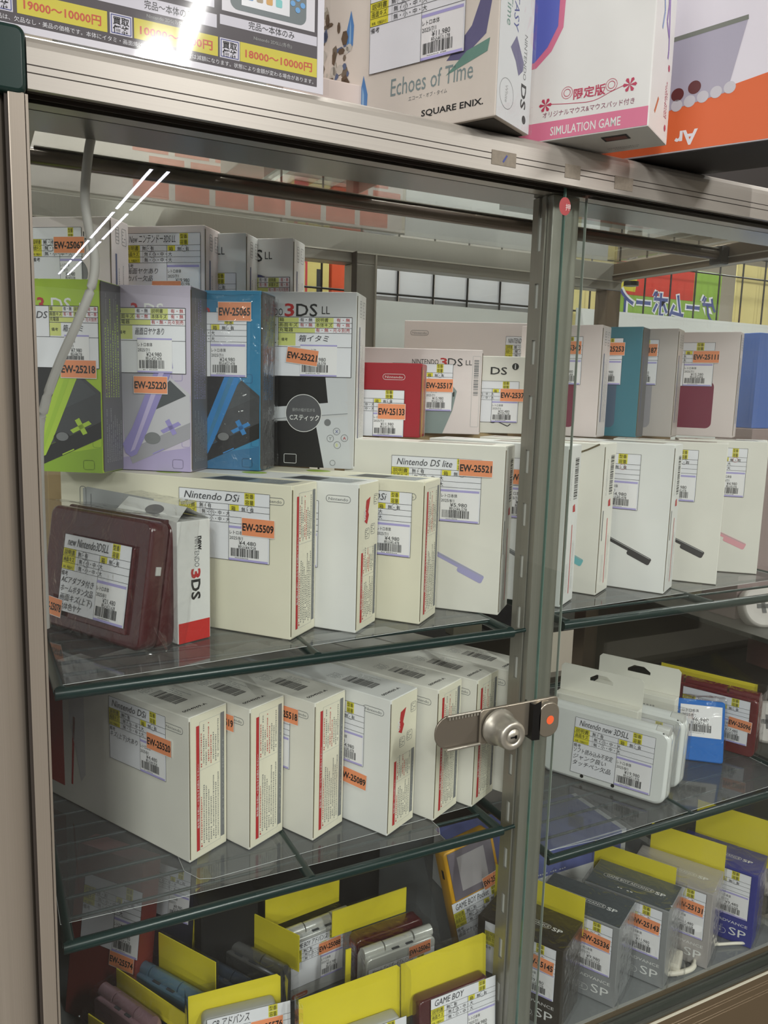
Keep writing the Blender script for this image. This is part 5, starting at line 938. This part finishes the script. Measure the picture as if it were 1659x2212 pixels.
for d, M, l in ((0.05, PAPER, 3), (0.0, mat('sign_blue', (70, 84, 150), 0.4), 4)): mb.text(F, 'ゲームボーイ', 0.29, 0.034, 0.055, M, l, width=0.27, bold=0.02+d, mirror=True)
mb.build('lettering', t)
YBD = mat('pale_yellow_board', (222, 206, 140), 0.5, var=0.08, scale=10)
for lb, lo, hi in (('pale yellow board just right of the middle upright, behind the grid', (0.88, 0.60, -0.07), (1.07, 0.602, 0.09)), ('pale yellow board right of the green and red sign', (1.40, 0.60, -0.045), (2.0, 0.602, 0.09))): tag(MB().box(lo, hi, YBD).build('yellow_board'), lb, 'board')
t = thing('cartridge_box', 'cream and red box seen through the back left of the middle post', 'box', (0.43, 0.64, -0.07)); MB().cham((0, 0, 0), (0.062, 0.03, 0.10), 0.001, mat('cream_yellow_card', (222, 208, 130), 0.5)).build('carton', t); F = Face((0, 0, 0), (1, 0, 0), (0, 0, 1)); mb = MB(); mb.rect(F, 0, 0, 0.024, 0.1, mat('rosy_red_print', (200, 70, 80), 0.5), 1); mb.rrect(F, 0.006, 0.03, 0.02, 0.08, 0.003, mat('cream_yellow_card', (222, 208, 130), 0.5), 2); mb.rect(F, 0.04, 0.03, 0.047, 0.07, DARKG, 2); mb.build('printed_artwork', t)
tag(MB().cham((0.497, 0.64, -0.07), (0.60, 0.67, 0.03), 0.001, mat('vermilion_card', (214, 84, 44), 0.5)).build('orange_box'), 'plain vermilion box beside the cream and red one, behind the case', 'box')
tag(MB().box((0.40, 0.62, -0.10), (0.52, 0.70, -0.072), mat('pale_ledge', (200, 200, 190), 0.5)).build('ledge_board'), 'pale ledge board carrying the two boxes behind the case', 'board')
# neighbouring shelf with controllers beyond the right end
t = thing('side_shelf', 'dark grey shelving beyond the right end glass', 'shelf', (1.0, 0.12, -1.0)); MB().box((0, 0.40, 0), (0.9, 0.41, 0.56), mat('olive_back_panel', (84, 78, 64), 0.6, var=0.1, scale=9)).build('back_panel', t)
for z in (0.02, 0.27, 0.45): MB().cham((0, 0, z), (0.9, 0.40, z+0.008), 0.001, mat('shelf_dark', (58, 60, 56), 0.4)).build('shelf_board', t)
CGW = mat('controller_grey', (188, 180, 176), 0.4)
def controller(lab, loc, yaw, lean, M, dots):
    t = thing('game_controller', lab, 'controller', loc, 0, 'controllers on the shelving beyond the case', (math.radians(lean), 0, math.radians(yaw)))
    F = Face((0, 0, 0), (1, 0, 0), (0, 0, 1)); MB().rprism(F, 0.15, 0.066, 0.022, 0.030, 0.004, M, 7).build('shell', t); mb = MB(); G = Face((0, -0.0004, 0), (1, 0, 0), (0, 0, 1)); mb.rect(G, 0.022, 0.030, 0.044, 0.037, BLACK, 1); mb.rect(G, 0.0295, 0.0225, 0.0365, 0.0445, BLACK, 1); mb.build('direction_pad', t)
    for k, c_ in enumerate(dots): MB().disc(G, 0.105+0.014*(k % 2)+0.006*(k//2), 0.026+0.014*(k//2)+0.004*(k % 2), 0.006, c_, 1).build('button', t)
DR = mat('dark_red_button', (120, 40, 42), 0.4); OV = mat('olive_button', (96, 96, 50), 0.4); NB = mat('navy_button', (50, 60, 120), 0.4)
for i, (lab, p, yaw, M, dots) in enumerate((('grey controller with dark red buttons, upper shelf left', (1.02, 0.20, -0.541), -20, CGW, (DR, DR)), ('grey controller with olive buttons, upper shelf middle', (1.19, 0.20, -0.541), -15, CGW, (OV, OV, DR, DR)), ('grey controller with a navy button, upper shelf right', (1.40, 0.20, -0.541), -10, CGW, (NB, DR)), ('grey controller with olive and red buttons, lower shelf left', (1.02, 0.18, -0.721), -35, CGW, (OV, OV, DR, DR)), ('grey controller with red buttons, lower shelf middle', (1.20, 0.18, -0.721), -30, CGW, (DR, DR)), ('pale controller lying at the bottom shelf of the shelving', (1.03, 0.16, -0.971), -40, CGW, (DR, OV)))): controller(lab, p, yaw, -25, M, dots)
for lab, lo, hi, M in (('cream storage box on the upper side shelf', (1.05, 0.38, -0.541), (1.18, 0.5, -0.44), mat('dull_cream_card', (186, 180, 150), 0.5)), ('black storage box on the upper side shelf', (1.2, 0.4, -0.541), (1.34, 0.5, -0.46), BLACK), ('rose coloured storage box on the middle side shelf', (1.35, 0.3, -0.721), (1.5, 0.45, -0.6), mat('dull_rose_card', (160, 110, 108), 0.5)), ('pinkish storage box on the middle side shelf', (1.55, 0.3, -0.721), (1.72, 0.45, -0.6), mat('dull_mauve_card', (150, 130, 130), 0.5))): tag(MB().cham(lo, hi, 0.002, M).build('storage_box'), lab, 'box')
tag(MB().cham((1.04, 0.24, -0.541), (1.16, 0.31, -0.235), 0.001, mat('dull_mauve_card', (150, 130, 130), 0.5)).build('storage_box'), 'tall mauve storage box carrying the royal blue one beyond the end glass', 'box')
tag(MB().cham((1.043, 0.245, -0.2345), (1.15, 0.30, -0.088), 0.001, mat('royal_blue_card', (56, 100, 180), 0.35)).build('blue_box'), 'royal blue box at the right edge, beyond the end glass', 'box')
# clutter behind the middle of the case at shelf level
bs = thing('rear_shelf', 'low rear shelf with packages, seen under the upper shelf', 'shelf', (0.45, 0.50, -0.62)); MB().cham((0, 0, 0), (0.55, 0.16, 0.01), 0.001, mat('shelf_dark', (58, 60, 56), 0.4)).build('shelf_board', bs); MB().box((0, 0.16, -0.1), (0.55, 0.165, 0.17), mat('olive_back_panel', (84, 78, 64), 0.6)).build('back_panel', bs)
for k, (c_, nm) in enumerate((((150, 100, 106), 'dusty rose'), ((150, 150, 80), 'olive yellow'), ((96, 96, 96), 'mid grey'), ((190, 184, 160), 'cream'), ((30, 32, 44), 'navy black'), ((130, 50, 46), 'brick red'), ((176, 176, 170), 'light grey'))):
    tag(MB().cham((0.46+0.075*k, 0.52, -0.6095), (0.52+0.075*k, 0.60, -0.50-0.02*(k % 3)), 0.002, mat('package_%d' % k, c_, 0.4)).build('package'), nm+' package on the low rear shelf', 'package', 'packages on the low rear shelf')
# red and black signs left of the post
tag(MB().box((-0.20, 0.10, -1.2), (-0.075, 0.102, -0.55), BLACK).build('display_board'), 'black panel left of the corner post', 'board'); tag(MB().box((-0.20, 0.095, -0.66), (-0.075, 0.0965, -0.60), REDI).build('red_strip'), 'red strip on the black panel left of the corner post', 'sign')
# base cabinet
bc = thing('base_cabinet', 'brown base cabinet under the display case', 'cabinet', (0, 0.0, -1.55)); MB().cham((-0.05, 0.01, 0), (CW+0.04, CD, 0.497), 0.002, mat('brown_laminate', (92, 76, 58), 0.4)).build('body', bc); MB().cham((0.47, 0.004, 0.02), (0.94, 0.0099, 0.49), 0.001, mat('brown_laminate', (92, 76, 58), 0.4)).build('door', bc); MB().cham((0.01, 0.004, 0.02), (0.46, 0.0099, 0.49), 0.001, mat('brown_laminate', (92, 76, 58), 0.4)).build('door', bc)
# ------------------------------------------------------------------ room
structure(MB().box((-4, -12, -1.6), (5, 4, -1.55), mat('shop_floor', (84, 80, 74), 0.3, var=0.05, scale=3)).build('floor'))
structure(MB().box((-4, -12, 1.12), (5, 4, 1.16), mat('shop_ceiling', (214, 210, 200), 0.8)).build('ceiling'))
structure(MB().box((-4, 2.4, -1.55), (5, 2.45, 1.12), mat('shop_wall', (206, 198, 184), 0.7, var=0.05, scale=2)).build('wall_back'))
structure(MB().box((4.0, -12, -1.55), (4.05, 2.4, 1.12), mat('shop_wall', (206, 198, 184), 0.7, var=0.05, scale=2)).build('wall_right'))
# ceiling lamps: a housing and a long lamp each
def lamp(lab, x, y, L, wdt, power, rot=0, col=(1, 0.985, 0.95)):
    t = thing('ceiling_lamp', lab, 'lamp', (x, y, 1.118), rot, 'ceiling lamps'); MB().cham((-wdt/2-0.02, -L/2, -0.05), (wdt/2+0.02, L/2, 0), 0.004, WHITE).build('housing', t)
    d = bpy.data.lights.new('lamp_light', 'AREA'); d.shape = 'RECTANGLE'; d.size = wdt; d.size_y = L*0.98; d.energy = power; d.color = col
    o = bpy.data.objects.new('lamp_light', d); COL.objects.link(o); o.parent = t; o.location = (0, 0, -0.053)
LP = 1.0
for i, (x, y, L, wd_, p_, r_) in enumerate(((-0.9, -2.3, 1.2, 0.05, 30, 0), (0.7, -2.3, 1.2, 0.03, 34, 0), (2.3, -2.3, 1.2, 0.05, 30, 0), (0.5, 0.22, 1.2, 0.12, 14, 90), (0.5, 1.3, 1.2, 0.25, 20, 90), (-1.9, -3.3, 1.2, 0.2, 62, 0), (-2.9, -1.4, 1.2, 0.2, 30, 0), (2.4, 0.6, 1.2, 0.25, 16, 0))):
    lamp(('added fill lamp behind the viewer on the left', 'added fill lamp behind the viewer in the middle', 'added fill lamp behind the viewer on the right', 'added crosswise fill lamp right above the case', 'added crosswise fill lamp behind the case', 'added fill lamp far behind the viewer on the left', 'added fill lamp at the far left', 'lamp far to the right')[i]+', on the ceiling', x, y, L, wd_, p_*LP, r_)  # lamps labelled added are fill, put in to brighten the case; housings too
for k in range(4):
    y = -5.1-1.4*k
    for j, x in enumerate((0.985, 1.085)):
        lamp('%s of a distant pair of lamp rows, %s segment' % (('left row', 'right row')[j], ('nearest', 'second', 'third', 'farthest')[k]), x, y, 1.3, 0.022, 1.6, 0, (0.80, 0.80, 1.0))
